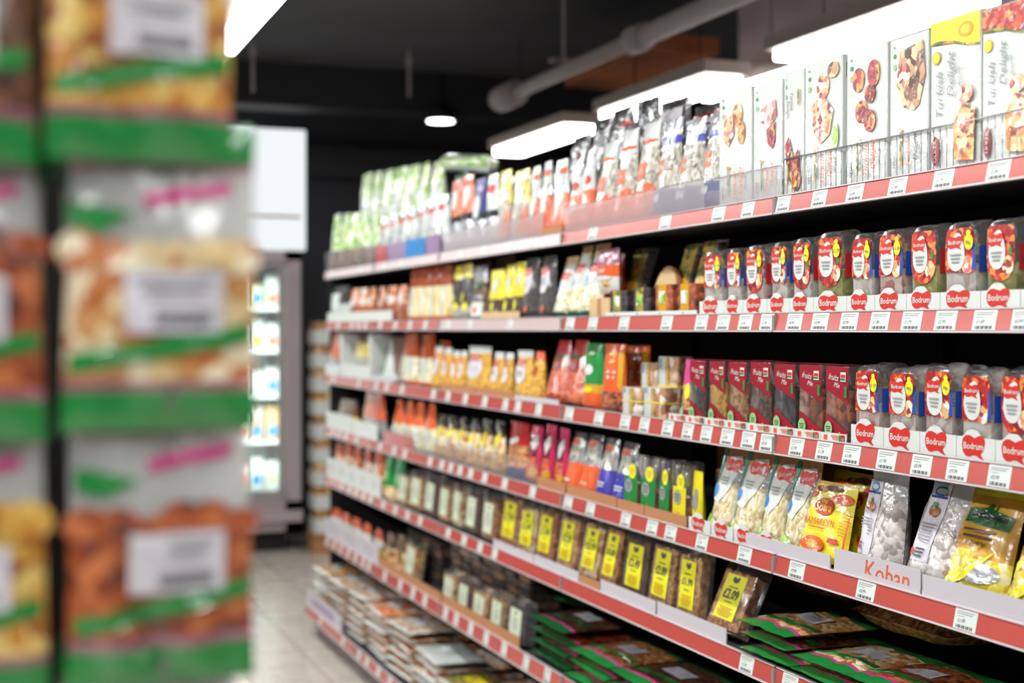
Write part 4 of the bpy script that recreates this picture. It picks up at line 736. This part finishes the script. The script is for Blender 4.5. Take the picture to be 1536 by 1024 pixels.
bpy.data.objects[[o.name for o in COL.objects if o.name.startswith('apricot_paste_bag')][-1]].location.x += .05
tray('D', 1119, 1246, .034, 'card_grey', 'pale grey cardboard tray under the bright yellow apricot bag', back=.004)
NL = [('r', -.2, .5, .42, .66, 'sticker'), ('e', -.2, .77, .26, .09, 'sky_blue'), ('e', -.2, .77, .18, .05, 'white'), ('r', -.2, .72, .36, .02, 'navy'), ('e', -.24, .6, .16, .09, 'almond'), ('e', -.14, .59, .14, .09, 'almond'), ('e', -.2, .65, .08, .05, 'green'), ('l', -.2, .42, .34, .16, 6, 'grey_ink'), ('r', -.32, .24, .06, .06, 'logo_red'), ('l', -.2, .24, .14, .09, 3, 'ink')]
NL2 = [(d[0], d[1] + .12) + d[2:] for d in NL]
row('D', [(1266, 1330, 700), (1336, 1410, 712)], 'sugared_nut_bag', 'bag', '', bag([(.68, 'sugared'), (1, 'bag_film')], [NL, NL2], taper=.0, wr=.003, gather=.1), 'sugared nut bags', d=.085, lean=[.1, .25], back=.024, labels=['clear bag of sugared nuts with upright white label beside the yellow bag', 'clear bag of sugared nuts with tilted white label beside the golden bags'], jitter=.05)
tray('D', 1252, 1382, .052, 'card_grey', 'white shelf card with red lettering under the sugared nut bags', 'name_card', back=.004, dpt=.1, texts=[('t', 'Koban', .12, .42, .2, 'logo_orange', 0, .15)])
YL = [('p', [(-.36, .8), (-.05, .82), (.05, .92), (.12, .8), (.42, .76), (.4, .62), (-.34, .66)], 'dark_green'), ('p', [(-.3, .78), (.34, .75), (.33, .7), (-.3, .72)], 'black_foil'), ('l', -.02, .56, .6, .12, 2, 'brown'), ('t', 'Luxury', -.08, .47, .14, 'brown'), ('e', -.1, .28, .6, .24, 'yellow_mess'), ('e', .2, .2, .5, .2, 'silver'), ('p', [(-.3, .1), (.1, .3), (.3, .42), (.1, .14), (-.2, .04)], 'yellow')]
row('D', [(1392, 1482, 752), (1486, 1580, 762)], 'candy_bag', 'bag', '', bag([(.34, 'yellow_mess'), (.94, 'gold'), (1, 'yellow')], YL, taper=.06, wr=.004), 'golden yellow bags', d=.09, lean=.28, back=.024, labels=['golden yellow foil bag with dark green emblem beside the sugared nuts', 'golden yellow foil bag at the right frame edge of fourth shelf'], jitter=.04)
tray('D', 1384, 1570, .045, 'card_grey', 'long pale grey tray under the golden yellow bags', back=.004)
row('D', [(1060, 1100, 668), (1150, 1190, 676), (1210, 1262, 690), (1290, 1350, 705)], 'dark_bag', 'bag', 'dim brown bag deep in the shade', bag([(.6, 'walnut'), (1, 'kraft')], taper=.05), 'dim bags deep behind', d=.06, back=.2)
def pack(band, cont='apricot'):
    def f(o, w, h, d, i):
        b = band[i]; tub(o, w, h, d, .006, .004, cont, h * .5, [('r', 0, .34, .9, .6, b), ('e', .08, .72, .52, .26, 'flat_yellow'), ('l', .08, .72, .3, .12, 3, 'gold'), ('e', -.12, .46, .5, .24, 'grey_ink'), ('l', -.12, .46, .3, .14, 3, 'ink'), ('p', [(-.1, .04), (.1, .04), (0, .26)], 'apricot'), ('r', 0, .06, .7, .08, 'kraft_pale')], i, rim=.0015)
    return f
row('D', [(934, 956, 684), (958, 984, 688), (986, 1004, 692), (1006, 1030, 699)], 'dried_fruit_pack', 'box', '', pack(['green', 'green', 'green', 'yellow']), 'slim packs with yellow dots', d=.035, lean=.03, labels=['slim green pack with yellow dot, leftmost beside the blue bags', 'slim green pack with yellow dot, second of the three green ones', 'slim green pack with yellow dot, right beside the yellow pack', 'slim yellow pack with yellow dot beside the green packs'])
row('D', [(1033, 1048, 708)], 'dried_fruit_pack', 'packet', 'small yellow sachet right of the slim yellow pack', bag([(1, 'yellow')], [('e', 0, .5, .5, .4, 'grey_ink')], taper=0), d=.03, back=.03)
row('D', [(966, 990, 690), (1000, 1022, 692), (1022, 1040, 694)], 'dried_fruit_pack', 'box', 'slim clear pack in the back row', pack(['green'] * 3), 'slim packs behind', d=.035, back=.065)
SB = lambda c: [(.5, c), (.86, 'silver'), (1, 'grey_film')]
row('D', [(836, 858, 652), (858, 883, 656)], 'seed_bag', 'bag', 'silver bag with orange base', bag(SB('orange'), [('p', [(-.4, .4), (0, .64), (.4, .5), (.3, .9), (-.3, .9)], 'seed'), ('b', -.05, .84, .5, .12, 'logo_orange'), ('l', 0, .2, .6, .08, 1, 'white')], taper=.12), 'orange based silver bags', d=.06, lean=.14)
row('D', [(884, 907, 662), (909, 934, 668)], 'seed_bag', 'bag', 'silver bag with deep blue base', bag(SB('blue'), [('p', [(-.4, .4), (0, .64), (.4, .5), (.3, .9), (-.3, .9)], 'seed'), ('b', -.05, .84, .5, .12, 'logo_orange'), ('l', 0, .26, .6, .1, 2, 'white')], taper=.1), 'blue based silver bags', d=.06, lean=.14)
tray('D', 806, 848, .036, 'kraft', 'kraft tray under the orange based silver bags, left of the rail joint'); tray('D', 850, 925, .036, 'kraft', 'kraft tray under the blue based silver bags'); tray('D', 926, 966, .034, 'kraft', 'kraft tray under the leftmost slim green packs'); tray('D', 967, 1030, .034, 'kraft', 'kraft tray under the slim yellow pack')
row('D', [(783, 802, 640), (803, 822, 638), (824, 841, 644)], 'magenta_bag', 'bag', 'shiny magenta see-through bag of snacks', bag([(.45, 'red_nut'), (.85, 'magenta_film'), (1, 'magenta')], [('p', [(-.2, .7), (.2, .86), (.3, .7), (0, .5)], 'white_film'), ('e', .2, .2, .4, .14, 'gold'), ('p', [(.3, .9), (.48, .9), (.48, .1), (.34, .3)], 'magenta')], taper=.15, wr=.003), 'magenta snack bags', d=.07, back=.03)
row('D', [(750, 783, 635)], 'red_bag', 'bag', 'shiny deep red bag with dark base', bag([(.2, 'navy'), (.6, 'almond'), (1, 'red')], [('p', [(-.3, .68), (.1, .76), (.1, .66), (-.3, .58)], 'white_film')], taper=.1), d=.07, back=.03)
row('D', spans(645, 748, 6, 622, 634), 'snack_bag', 'bag', 'tan snack bag with yellow spot', bag([(.3, 'mulberry'), (.7, 'cashew'), (1, 'clear')], [('p', [(-.3, .5), (.2, .8), (.3, .6), (0, .4)], 'yellow'), ('p', [(-.2, .4), (.2, .6), (.1, .3)], 'white_film')], taper=.25, wr=.003), 'tan bags with yellow spots', d=.06, back=.02, jitter=.08, gap=.88)
row('D', spans(582, 644, 4, 600, 606), 'snack_bag', 'bag', 'pointed orange bag with white front', bag([(.5, 'popcorn'), (1, 'orange')], [('e', .0, .35, .5, .3, 'white_film')], taper=.5, wr=.003), 'pointed orange bags', d=.07, back=.02)
row('D', [(532, 572, 585)], 'clear_bag', 'bag', 'clear bag with red top in a white carton', bag([(.4, 'silver'), (.8, 'red_nut'), (1, 'red')], taper=.3), d=.07)
row('D', [(496, 530, 600)], 'clear_bag', 'bag', 'clear brown bag with yellow spot at the far end', bag([(.5, 'yellow_mess'), (1, 'walnut')], taper=.3), d=.07)
tray('D', 489, 528, .085, 'white', 'white carton at the far left end of the fourth shelf', 'carton_tray', back=.006, dpt=.1); tray('D', 529, 566, .075, 'white', 'white carton under the clear bag with red top', 'carton_tray', back=.006, dpt=.1)
riser('D', 572, 806, .075, 'clear riser with chrome-like edge in front of the tan bags', 'haze', None, .004, [(.02, .26, 'rail')])

# ================================================================= FIFTH SHELF (E)
def nut_tray(cont, lab, price=None):
    def f(o, w, h, d, i):
        c = cont[i % len(cont)]; p = price[i] if price else None
        D = [('r', -.04, .47, .56, .6, lab)]
        if lab == 'flat_yellow':
            D += [('p', [(-.14, .7), (-.1, .75), (-.04, .72), (.04, .75), (.06, .7), (0, .66), (-.08, .66)], 'ink'), ('l', -.04, .6, .36, .03, 1, 'ink'), ('t', p, -.04, .5, .19, 'ink', 0, 0, .02), ('l', -.04, .4, .32, .025, 1, 'ink'), ('l', -.04, .27, .44, .14, 5, 'gold')]
        else: D += [('e', -.04, .68, .12, .06, 'ink'), ('l', -.04, .45, .36, .28, 5, 'grey_ink')]
        tub(o, w, h, d, .014, .01, c, h * .82, D, i, rim=.006)
    return f
pr = ['£1.99', '£2.49', '£1.89', '£2.29', '£2.19', '£1.69', '£2.49', '£2.89', '£1.99', '£2.09']
ctn = ['almond', 'cashew', 'almond', 'peanut', 'cashew', 'almond', 'walnut', 'mulberry', 'peanut', 'almond']
etl = ['yellow labelled nut tray, leftmost of the ten bright yellow labels', 'yellow labelled nut tray, second from the left on the fifth shelf', 'yellow labelled nut tray, third from the left on the fifth shelf', 'yellow labelled nut tray, fourth from the left on the fifth shelf', 'yellow labelled tray of pale nuts leaning beside a narrow one', 'narrow yellow labelled tray of almonds, turned sideways on fifth shelf', 'tray with yellow £2.49 label standing after the almonds', 'tray with yellow £2.89 label, middle of the sharp trio', 'tray with yellow £1.99 label, right of the sharp trio', 'tray with yellow £2.09 label leaning far back by the green bags']
row('E', [(745, 774, 738), (772, 800, 752), (799, 828, 758), (828, 862, 766), (862, 895, 777), (893, 922, 784), (926, 968, 798), (964, 1008, 805), (1008, 1048, 818), (1050, 1106, 852)], 'nut_tray', 'tray', '', nut_tray(ctn, 'flat_yellow', pr), 'yellow labelled nut trays', d=.035, lean=[.14, .14, .14, .16, .2, .22, .14, .16, .1, .42], back=.03, labels=etl, raise_=.004, jitter=.03)
tray('E', 740, 800, .03, 'card_grey', 'pale grey tray under the leftmost yellow labelled trays'); tray('E', 801, 868, .034, 'card_grey', 'pale grey tray left of the kraft piece on the fifth shelf'); tray('E', 869, 900, .03, 'kraft', 'short kraft tray piece between two grey trays on the fifth shelf', dpt=.08); tray('E', 901, 984, .04, 'card_grey', 'pale grey tray under the £2.49 and £2.89 labels'); tray('E', 986, 1090, .042, 'card_grey', 'pale grey tray next to the green nut bags, rightmost on fifth shelf')
row('E', [(592, 610, 706), (611, 631, 706), (632, 652, 712)], 'nut_tray', 'tray', 'pale labelled tray beside the green bags', nut_tray(['cashew', 'peanut', 'walnut'], 'pale_label'), 'pale labelled trays near the green bags', d=.035, lean=.1, back=.02)
row('E', [(654, 672, 722), (673, 691, 726), (692, 716, 732), (717, 742, 740)], 'nut_tray', 'tray', 'pale labelled tray near the yellow labels', nut_tray(['peanut', 'cashew', 'walnut', 'almond'], 'pale_label'), 'pale labelled trays beside the yellow ones', d=.035, lean=.1, back=.02)
row('E', [(568, 583, 680), (584, 599, 682)], 'green_bag', 'bag', 'glossy green bag with nut window', bag([(.3, 'cashew'), (1, 'green')], [('e', 0, .5, .4, .2, 'mint')], taper=.1), 'green bags', d=.06)
row('E', spans(494, 568, 5, 664, 676), 'snack_bag', 'bag', 'yellow and red brown snack bag', bag([(.4, 'yellow_mess'), (.7, 'snack_orange'), (1, 'red_nut')], [('e', 0, .5, .4, .2, 'white_film')], taper=.3, wr=.003), 'yellow and red snack bags', d=.06, jitter=.06, gap=.88)
for i, (a, b) in enumerate([(490, 505), (505, 520), (520, 536), (536, 552), (552, 571)]): tray('E', a, b, .1, 'white', f'tall white carton, {ORD[i]} from the far end of the fifth shelf', 'carton_tray', dpt=.1, back=.005, texts=[('r', 0, .5, .2, .5, 'card_grey')])
def flat_stack(s, x0, x1, n, cont, lab, grp, zt, back=.09, th=.03, w=.11, l=.15, skip=0):
    P = SHELF[s][2] + back; ya, yb = along(x0, P), along(x1, P); k = max(1, int((ya - yb) / (w + .012)))
    for c in range(k):
        y = ya - (c + .5) * (ya - yb) / k
        for j in range(n):
            o = thing('flat_tray', (P + l / 2 + R.uniform(-.008, .008), y + R.uniform(-.004, .004), surf_z(s) + .0005 + j * (th + .001)), f'{lab}, {["lowest", "second", "third", "fourth", "fifth", "sixth", "seventh"][j] if j < n - 1 else "topmost"} layer, {ORD[c]} stack from left', 'tray', grp, -PI / 2 + R.uniform(-.03, .03))
            m = MB(); ww = w / 2; ll = l / 2
            m.loft([[(x * ww * a, y_ * ll * a, z) for x, y_ in ((-1, -.85), (-.85, -1), (.85, -1), (1, -.85), (1, .85), (.85, 1), (-.85, 1), (-1, .85))] for a, z in ((.86, 0), (.94, th * .8), (1, th * .82), (1, th))], 'clear_shell'); m.build('clear_shell', o)
            m = MB(); m.bbox(-ww * .84, ww * .84, -ll * .84, ll * .84, .002, th * .78, .006, cont[(c + j) % len(cont)]); m.build('contents', o)
DK = ['walnut', 'raisin', 'almond', 'prune', 'mulberry']
flat_stack('E', 606, 742, 5, DK, 'flat clear tray in dim stack behind pale labels', 'flat trays stacked on the fifth shelf', 0)
flat_stack('E', 750, 900, 3, DK, 'flat clear tray stacked behind the yellow labels', 'flat trays behind the yellow labels', 0, back=.11)

def flat_bag(o, w, l, d, cont, seed, band='green', zip_='pink', stick=True, tilt=0.0):
    c = bpy.data.objects.new('bag_pose', None)
    rr = random.Random(seed)
    b = pouch(o, w, l, d, [(.13, band), (.17, zip_), (.82, cont), (1, band)], seed, .02, False, nu=10, nv=11, wr=.0024, ds=[('p', [(-.46, .2), (-.46, .27), (.46, .37), (.46, .3)], band)] + ([('r', .05, .52, .42, .2, 'sticker'), ('l', .05, .52, .32, .12, 4, 'grey_ink')] if stick else []))
    bpy.data.objects.remove(c)
    for ch in o.children: ch.rotation_euler = (-PI / 2 + tilt, 0, 0); ch.location = (0, -l / 2, d / 2)
def bag_stack(s, x0, x1, layers, conts, lab, grp, back=-.012, l=.26, th=.032, band='green', zip_='pink', z0=0, tilt=.0, wmax=.0):
    P = SHELF[s][2] + max(back, -.018); ya, yb = along(x0, P), along(x1, P); w = wmax or (ya - yb); y = (ya + yb) / 2
    for j in range(layers):
        n = f'{lab}, {["lowest", "second lowest", "third from below", "fourth from below", "fifth from below", "sixth from below"][j] if j < layers - 1 else "topmost"}' if layers > 1 else lab
        o = thing('nut_bag', (P + l / 2 + R.uniform(0, .02), y + R.uniform(-.004, .004), surf_z(s) + z0 + j * th + .009), n, 'bag', grp, -PI / 2 + R.uniform(-.06, .06))
        flat_bag(o, w * .96, l, th * .66, conts[j % len(conts)], R.random(), band, zip_, True, tilt)
GN = 'green banded nut bags lying flat'
bag_stack('E', 1100, 1176, 3, ['almond', 'walnut', 'peanut'], 'green banded nut bag, leftmost pile on the fifth shelf', GN)
bag_stack('E', 1176, 1254, 2, ['peanut', 'cashew'], 'green banded nut bag, second pile on the fifth shelf', GN, back=-.018)
bag_stack('E', 1254, 1342, 2, ['apricot', 'apricot'], 'green banded bag of orange fruit, third pile on the fifth shelf', GN, back=-.006)
bag_stack('E', 1342, 1436, 1, ['red_nut'], 'single green banded bag of red nuts lying at the right', GN, back=.01)
P = 1.72
for i, (px, lb) in enumerate([(1180, 'large dim bag of brown nuts lying deep behind the first green piles'), (1320, 'large dim bag of pale nuts lying deep behind the orange fruit bags')]):
    y = along(px, P + .1); o = thing('large_nut_bag', (P + .26, y, surf_z('E') + [.108, .08][i]), lb, 'bag', 'large nut bags at the back', -PI / 2 + .05); flat_bag(o, .33, .24, .09, ['walnut', 'almond'][i], i, ['walnut', 'almond'][i], ['walnut', 'almond'][i], False)

# ================================================================= SIXTH SHELF (F)
row('F', [(660, 681, 858), (682, 703, 868), (704, 729, 884), (729, 756, 892), (756, 786, 902)], 'nut_tray', 'tray', 'pale labelled tray near glossy green bags', nut_tray(['cashew', 'walnut', 'peanut', 'mulberry', 'prune'], 'pale_label'), 'pale labelled trays on the sixth shelf', d=.04, lean=.1, back=.02)
row('F', [(600, 622, 812)], 'nut_tray', 'tray', 'single pale labelled tray in the left half', nut_tray(['chips'], 'pale_label'), d=.04, lean=.15, back=.02)
row('F', spans(568, 600, 2, 800, 806), 'snack_bag', 'bag', 'brown and green snack bag leaning', bag([(.6, 'snack'), (1, 'walnut')], [('r', .3, .6, .1, .5, 'dark_green')], taper=.2), 'brown snack bags', d=.07)
row('F', spans(489, 568, 5, 760, 800), 'snack_bag', 'bag', 'yellow white snack bag with red top', bag([(.5, 'chips'), (.7, 'white_film'), (1, 'red_nut')], [('p', [(-.3, .3), (.3, .3), (.1, .6)], 'yellow_mess')], taper=.35, wr=.004), 'snack bags in the white cartons', d=.06, jitter=.08, gap=.88)
for i, (a, b) in enumerate([(486, 511), (511, 538), (538, 567)]): tray('F', a, b, .09, 'card_grey', f'pale printed carton, {ORD[i]} from the far end of the sixth shelf', 'carton_tray', dpt=.1, back=.004, texts=[('e', 0, .5, .4, .5, 'grey_ink'), ('e', 0, .5, .3, .4, 'card_grey')])
tray('F', 568, 661, .04, 'kraft', 'long kraft tray in the left half of the sixth shelf'); tray('F', 663, 779, .042, 'kraft', 'long kraft tray under the pale labelled trays of the sixth shelf')
flat_stack('F', 606, 656, 6, DK, 'dark flat tray behind the single pale label', 'flat trays stacked on the left of the sixth shelf', 0, back=.1)
flat_stack('F', 672, 790, 7, DK, 'flat tray stacked behind the pale labelled trays', 'flat trays stacked high on the sixth shelf', 0, back=.1)
for i, (a, b, n, c) in enumerate([(786, 842, 4, 'red_nut'), (842, 903, 3, 'almond'), (903, 977, 3, 'walnut'), (977, 1070, 2, 'almond'), (1070, 1170, 2, 'walnut')]):
    bag_stack('F', a, b, n, [c, 'walnut'], f'glossy green nut bag, {ORD[i]} pile from left on the sixth shelf', 'green nut bags lying flat on the sixth shelf', back=.0, l=.28, th=.038, band='green' if i else 'dark_green')
P = 1.8; y = along(842, P)
o = thing('large_nut_bag', (P + .14, y, surf_z('F') + .14), 'dark green bag of brown nuts propped at the back of the sixth shelf', 'bag', None, -PI / 2 + .3); flat_bag(o, .22, .24, .05, 'walnut', 9, 'dark_green', 'dark_green', False)

# ================================================================= BOTTOM SHELF (G)
tray('G', 458, 512, .085, 'card_grey', 'pale printed carton at the far left end of the bottom shelf', 'carton_tray', dpt=.1, back=.004, texts=[('r', 0, .5, .6, .4, 'lilac')])
tray('G', 640, 760, .03, 'card_grey', 'pale low tray along the near part of the bottom shelf', dpt=.1, back=.004)
GP = [(464, 486, 6, 'snack', 'white_film'), (486, 512, 6, 'snack', 'snack_white'), (512, 540, 6, 'snack_white', 'snack'), (540, 572, 6, 'snack_orange', 'white_film'), (572, 610, 6, 'snack', 'snack_white'), (610, 652, 5, 'snack_white', 'white_film'), (652, 700, 4, 'snack_white', 'olive_print'), (700, 756, 3, 'lime_white', 'olive_print'), (756, 822, 3, 'red_nut', 'snack_white')]
for i, (a, b, n, c1, c2) in enumerate(GP):
    for dk in range(2):
        P = SHELF['G'][2] + .016 + dk * .21; ya, yb = along(a, SHELF['G'][2] + .016), along(b, SHELF['G'][2] + .016); w = ya - yb; y = (ya + yb) / 2; th = .04
        for j in range(n if dk == 0 else max(1, n - 1)):
            lay = ['lowest', 'second', 'third', 'fourth', 'fifth', 'sixth'][j] if j < n - 1 else 'topmost'
            o = thing('snack_bag', (P + .11 + R.uniform(-.008, .008), y + R.uniform(-.004, .004), surf_z('G') + j * th * .93 + .005), f'crinkled clear snack bag, {lay} layer, {ORD[i]} {"front" if dk == 0 else "rear"} pile from left', 'bag', 'snack bags piled on the bottom shelf', -PI / 2 + R.uniform(-.05, .05))
            cc = c1 if (j + i) % 3 else c2
            pouch(o, w * .93, .2, th * .62, [(.06, 'white_film'), (.94, cc), (1, 'white_film')], R.random(), .02, False, nu=8, nv=8, wr=.0035, ds=[('r', 0, .5, .4, .3, 'white_film' if i < 6 else 'yellow')] if j == n - 1 else None)
            for ch in o.children: ch.rotation_euler = (-PI / 2, 0, 0); ch.location = (0, -.1, th / 2)

# ================================================================= FOREGROUND: nut bags hanging on an end display
EY = 1.32
ex = across(318, EY)
o = thing('end_display', (ex - .35, EY, 0), 'black end display panel carrying the hanging nut bags at the left', 'display stand')
m = MB(); m.box(-.55, .35 - .03, .0, .03, .12, 2.35, 'dark'); m.build('panel', o)
m = MB(); m.box(-.56, .34, -.0, .3, .0, .119, 'plinth'); m.build('base', o)
for z in (2.1, 1.9, 1.7): pass
C0 = MC
def hang(col, xc, zt, y, cont, lab, rot, fill=.55, film_='bag_film', sd=1):
    w, h, d = (.138 if sd == 12 else .148), .237, .034
    o = thing('hanging_nut_bag', (xc, y, zt - h), lab, 'bag', 'green banded nut bags hanging on pegs', rot)
    pouch(o, w, h, d, [(.13, 'green'), (.165, 'pink_film'), (fill, cont), (.84, film_), (.87, 'pink_film'), (1, 'green')], sd, .07, False, nu=20, nv=24, wr=.0032,
          ds=[('e', -.4 + .16 * q, fill + .012 * ((q * 7 + sd) % 4) - .015, .24, .1 + .02 * ((q + sd) % 3), cont) for q in range(6)] + [('p', [(-.46, .19), (-.46, .25), (.46, .35), (.46, .29)], 'green'), ('p', [(-.1, .76), (.12, .79), (.36, .81), (.36, .77), (.14, .75), (-.08, .72)], 'pink'), ('p', [(-.46, .66), (-.46, .74), (-.14, .7), (-.3, .64)], 'green'), ('r', .06, .42, .5, .2, 'sticker'), ('l', .06, .46, .4, .08, 3, 'grey_ink'), ('l', .1, .365, .3, .05, 14, 'ink', 1), ('e', 0, .94, .18, .03, 'dark_green')])
    return o
RP = .2035; RN = {2: 'top edge', 1: 'upper', 0: 'middle', -1: 'lower', -2: 'bottom edge'}
cx2 = .5 * (across(97, 1.125) + across(375, 1.125)); cx1 = across(74, 1.125) - .076
rows2 = [(2, 'walnut', .62, 'apricots'), (1, 'corn', .72, ''), (0, 'cashew', .56, ''), (-1, 'apricot', .54, ''), (-2, 'peanut', .55, '')]
L2 = {2: 'hanging bag of walnuts at the top edge of the near column', 1: 'hanging bag of golden corn nuts, upper one in the near column', 0: 'hanging bag of pale cashews, middle of the near column', -1: 'hanging bag of orange dried apricots, lower in the near column', -2: 'hanging bag of peanuts at the bottom edge of the near column'}
L1 = {2: 'hanging bag of almonds at the top edge of the far left column', 1: 'hanging bag of brown nuts at the upper left corner', 0: 'hanging bag of reddish nuts cut by the left edge, middle row', -1: 'hanging bag of yellow and cream nuts cut by the left edge, lower row', -2: 'hanging bag of brown nuts at the lower left corner'}
C1 = {2: 'almond', 1: 'walnut', 0: 'apricot', -1: 'corn', -2: 'walnut'}
for r_, cont, fl, _ in rows2:
    zt = CZ + (493 - 186) / F * 1.10 + r_ * RP
    sh = {2: -.02, 1: -.016, 0: 0, -1: .005}.get(r_, 0)
    hang(2, cx2 + sh, zt, 1.125 - .03 * r_, cont, L2[r_], .05 * (r_ % 2), fl, sd=r_ + 11)
    hang(1, cx1 + sh * .5, zt - .006, 1.125 - .03 * r_, C1[r_], L1[r_], -.04, .6, sd=r_ + 31)
    for cxx, side in ((cx2 + sh, 'near'), (cx1 + sh * .5, 'far left')):
        o = thing('hanging_nut_bag', (cxx + .004, 1.185 - .03 * r_, zt - .245), f'nut bag half hidden behind the front one, {side} column, {RN[r_]} peg', 'bag', 'second bags on the pegs', 0)
        pouch(o, .146, .237, .034, [(.13, 'dark_green'), (.6, cont), (.84, 'bag_film'), (1, 'green')], r_ + 50, .03, False)
        o = thing('peg_hook', (cxx, EY, zt - .012), f'steel peg hook holding the {side} column bags, {RN[r_]} row', 'hook', 'peg hooks')
        m = MB(); m.tube([(0, 0, 0), (0, -.22, 0), (0, -.235, .012)], .003, 'chrome'); m.build('prong', o); m = MB(); m.box(-.02, .02, -.004, -.0005, -.015, .02, 'chrome'); m.build('bracket', o)

# ================================================================= camera, world, exposure
cam = bpy.data.cameras.new('camera'); co = bpy.data.objects.new('camera', cam); COL.objects.link(co)
cam.sensor_width = 36; cam.lens = F * 36 / 1536; cam.clip_start = .05
co.location = (0, 0, CZ)
co.rotation_euler = (PI / 2 - math.atan(19 / F), 0, -TH)
cam.dof.use_dof = True; cam.dof.focus_distance = 2.9; cam.dof.aperture_fstop = 2.1; cam.dof.aperture_blades = 0
SC.camera = co
w = bpy.data.worlds.new('world'); SC.world = w; w.use_nodes = True
w.node_tree.nodes['Background'].inputs[0].default_value = (.8, .85, 1, 1); w.node_tree.nodes['Background'].inputs[1].default_value = .02
SC.view_settings.view_transform = 'Standard'; SC.view_settings.look = 'None'; SC.view_settings.gamma = 1; SC.view_settings.use_curve_mapping = False
SC.view_settings.exposure = 0
SC.cycles.use_denoising = True
SC.cycles.max_bounces = 6; SC.cycles.diffuse_bounces = 3; SC.cycles.glossy_bounces = 3; SC.cycles.transparent_max_bounces = 14
SC.cycles.sample_clamp_indirect = 6
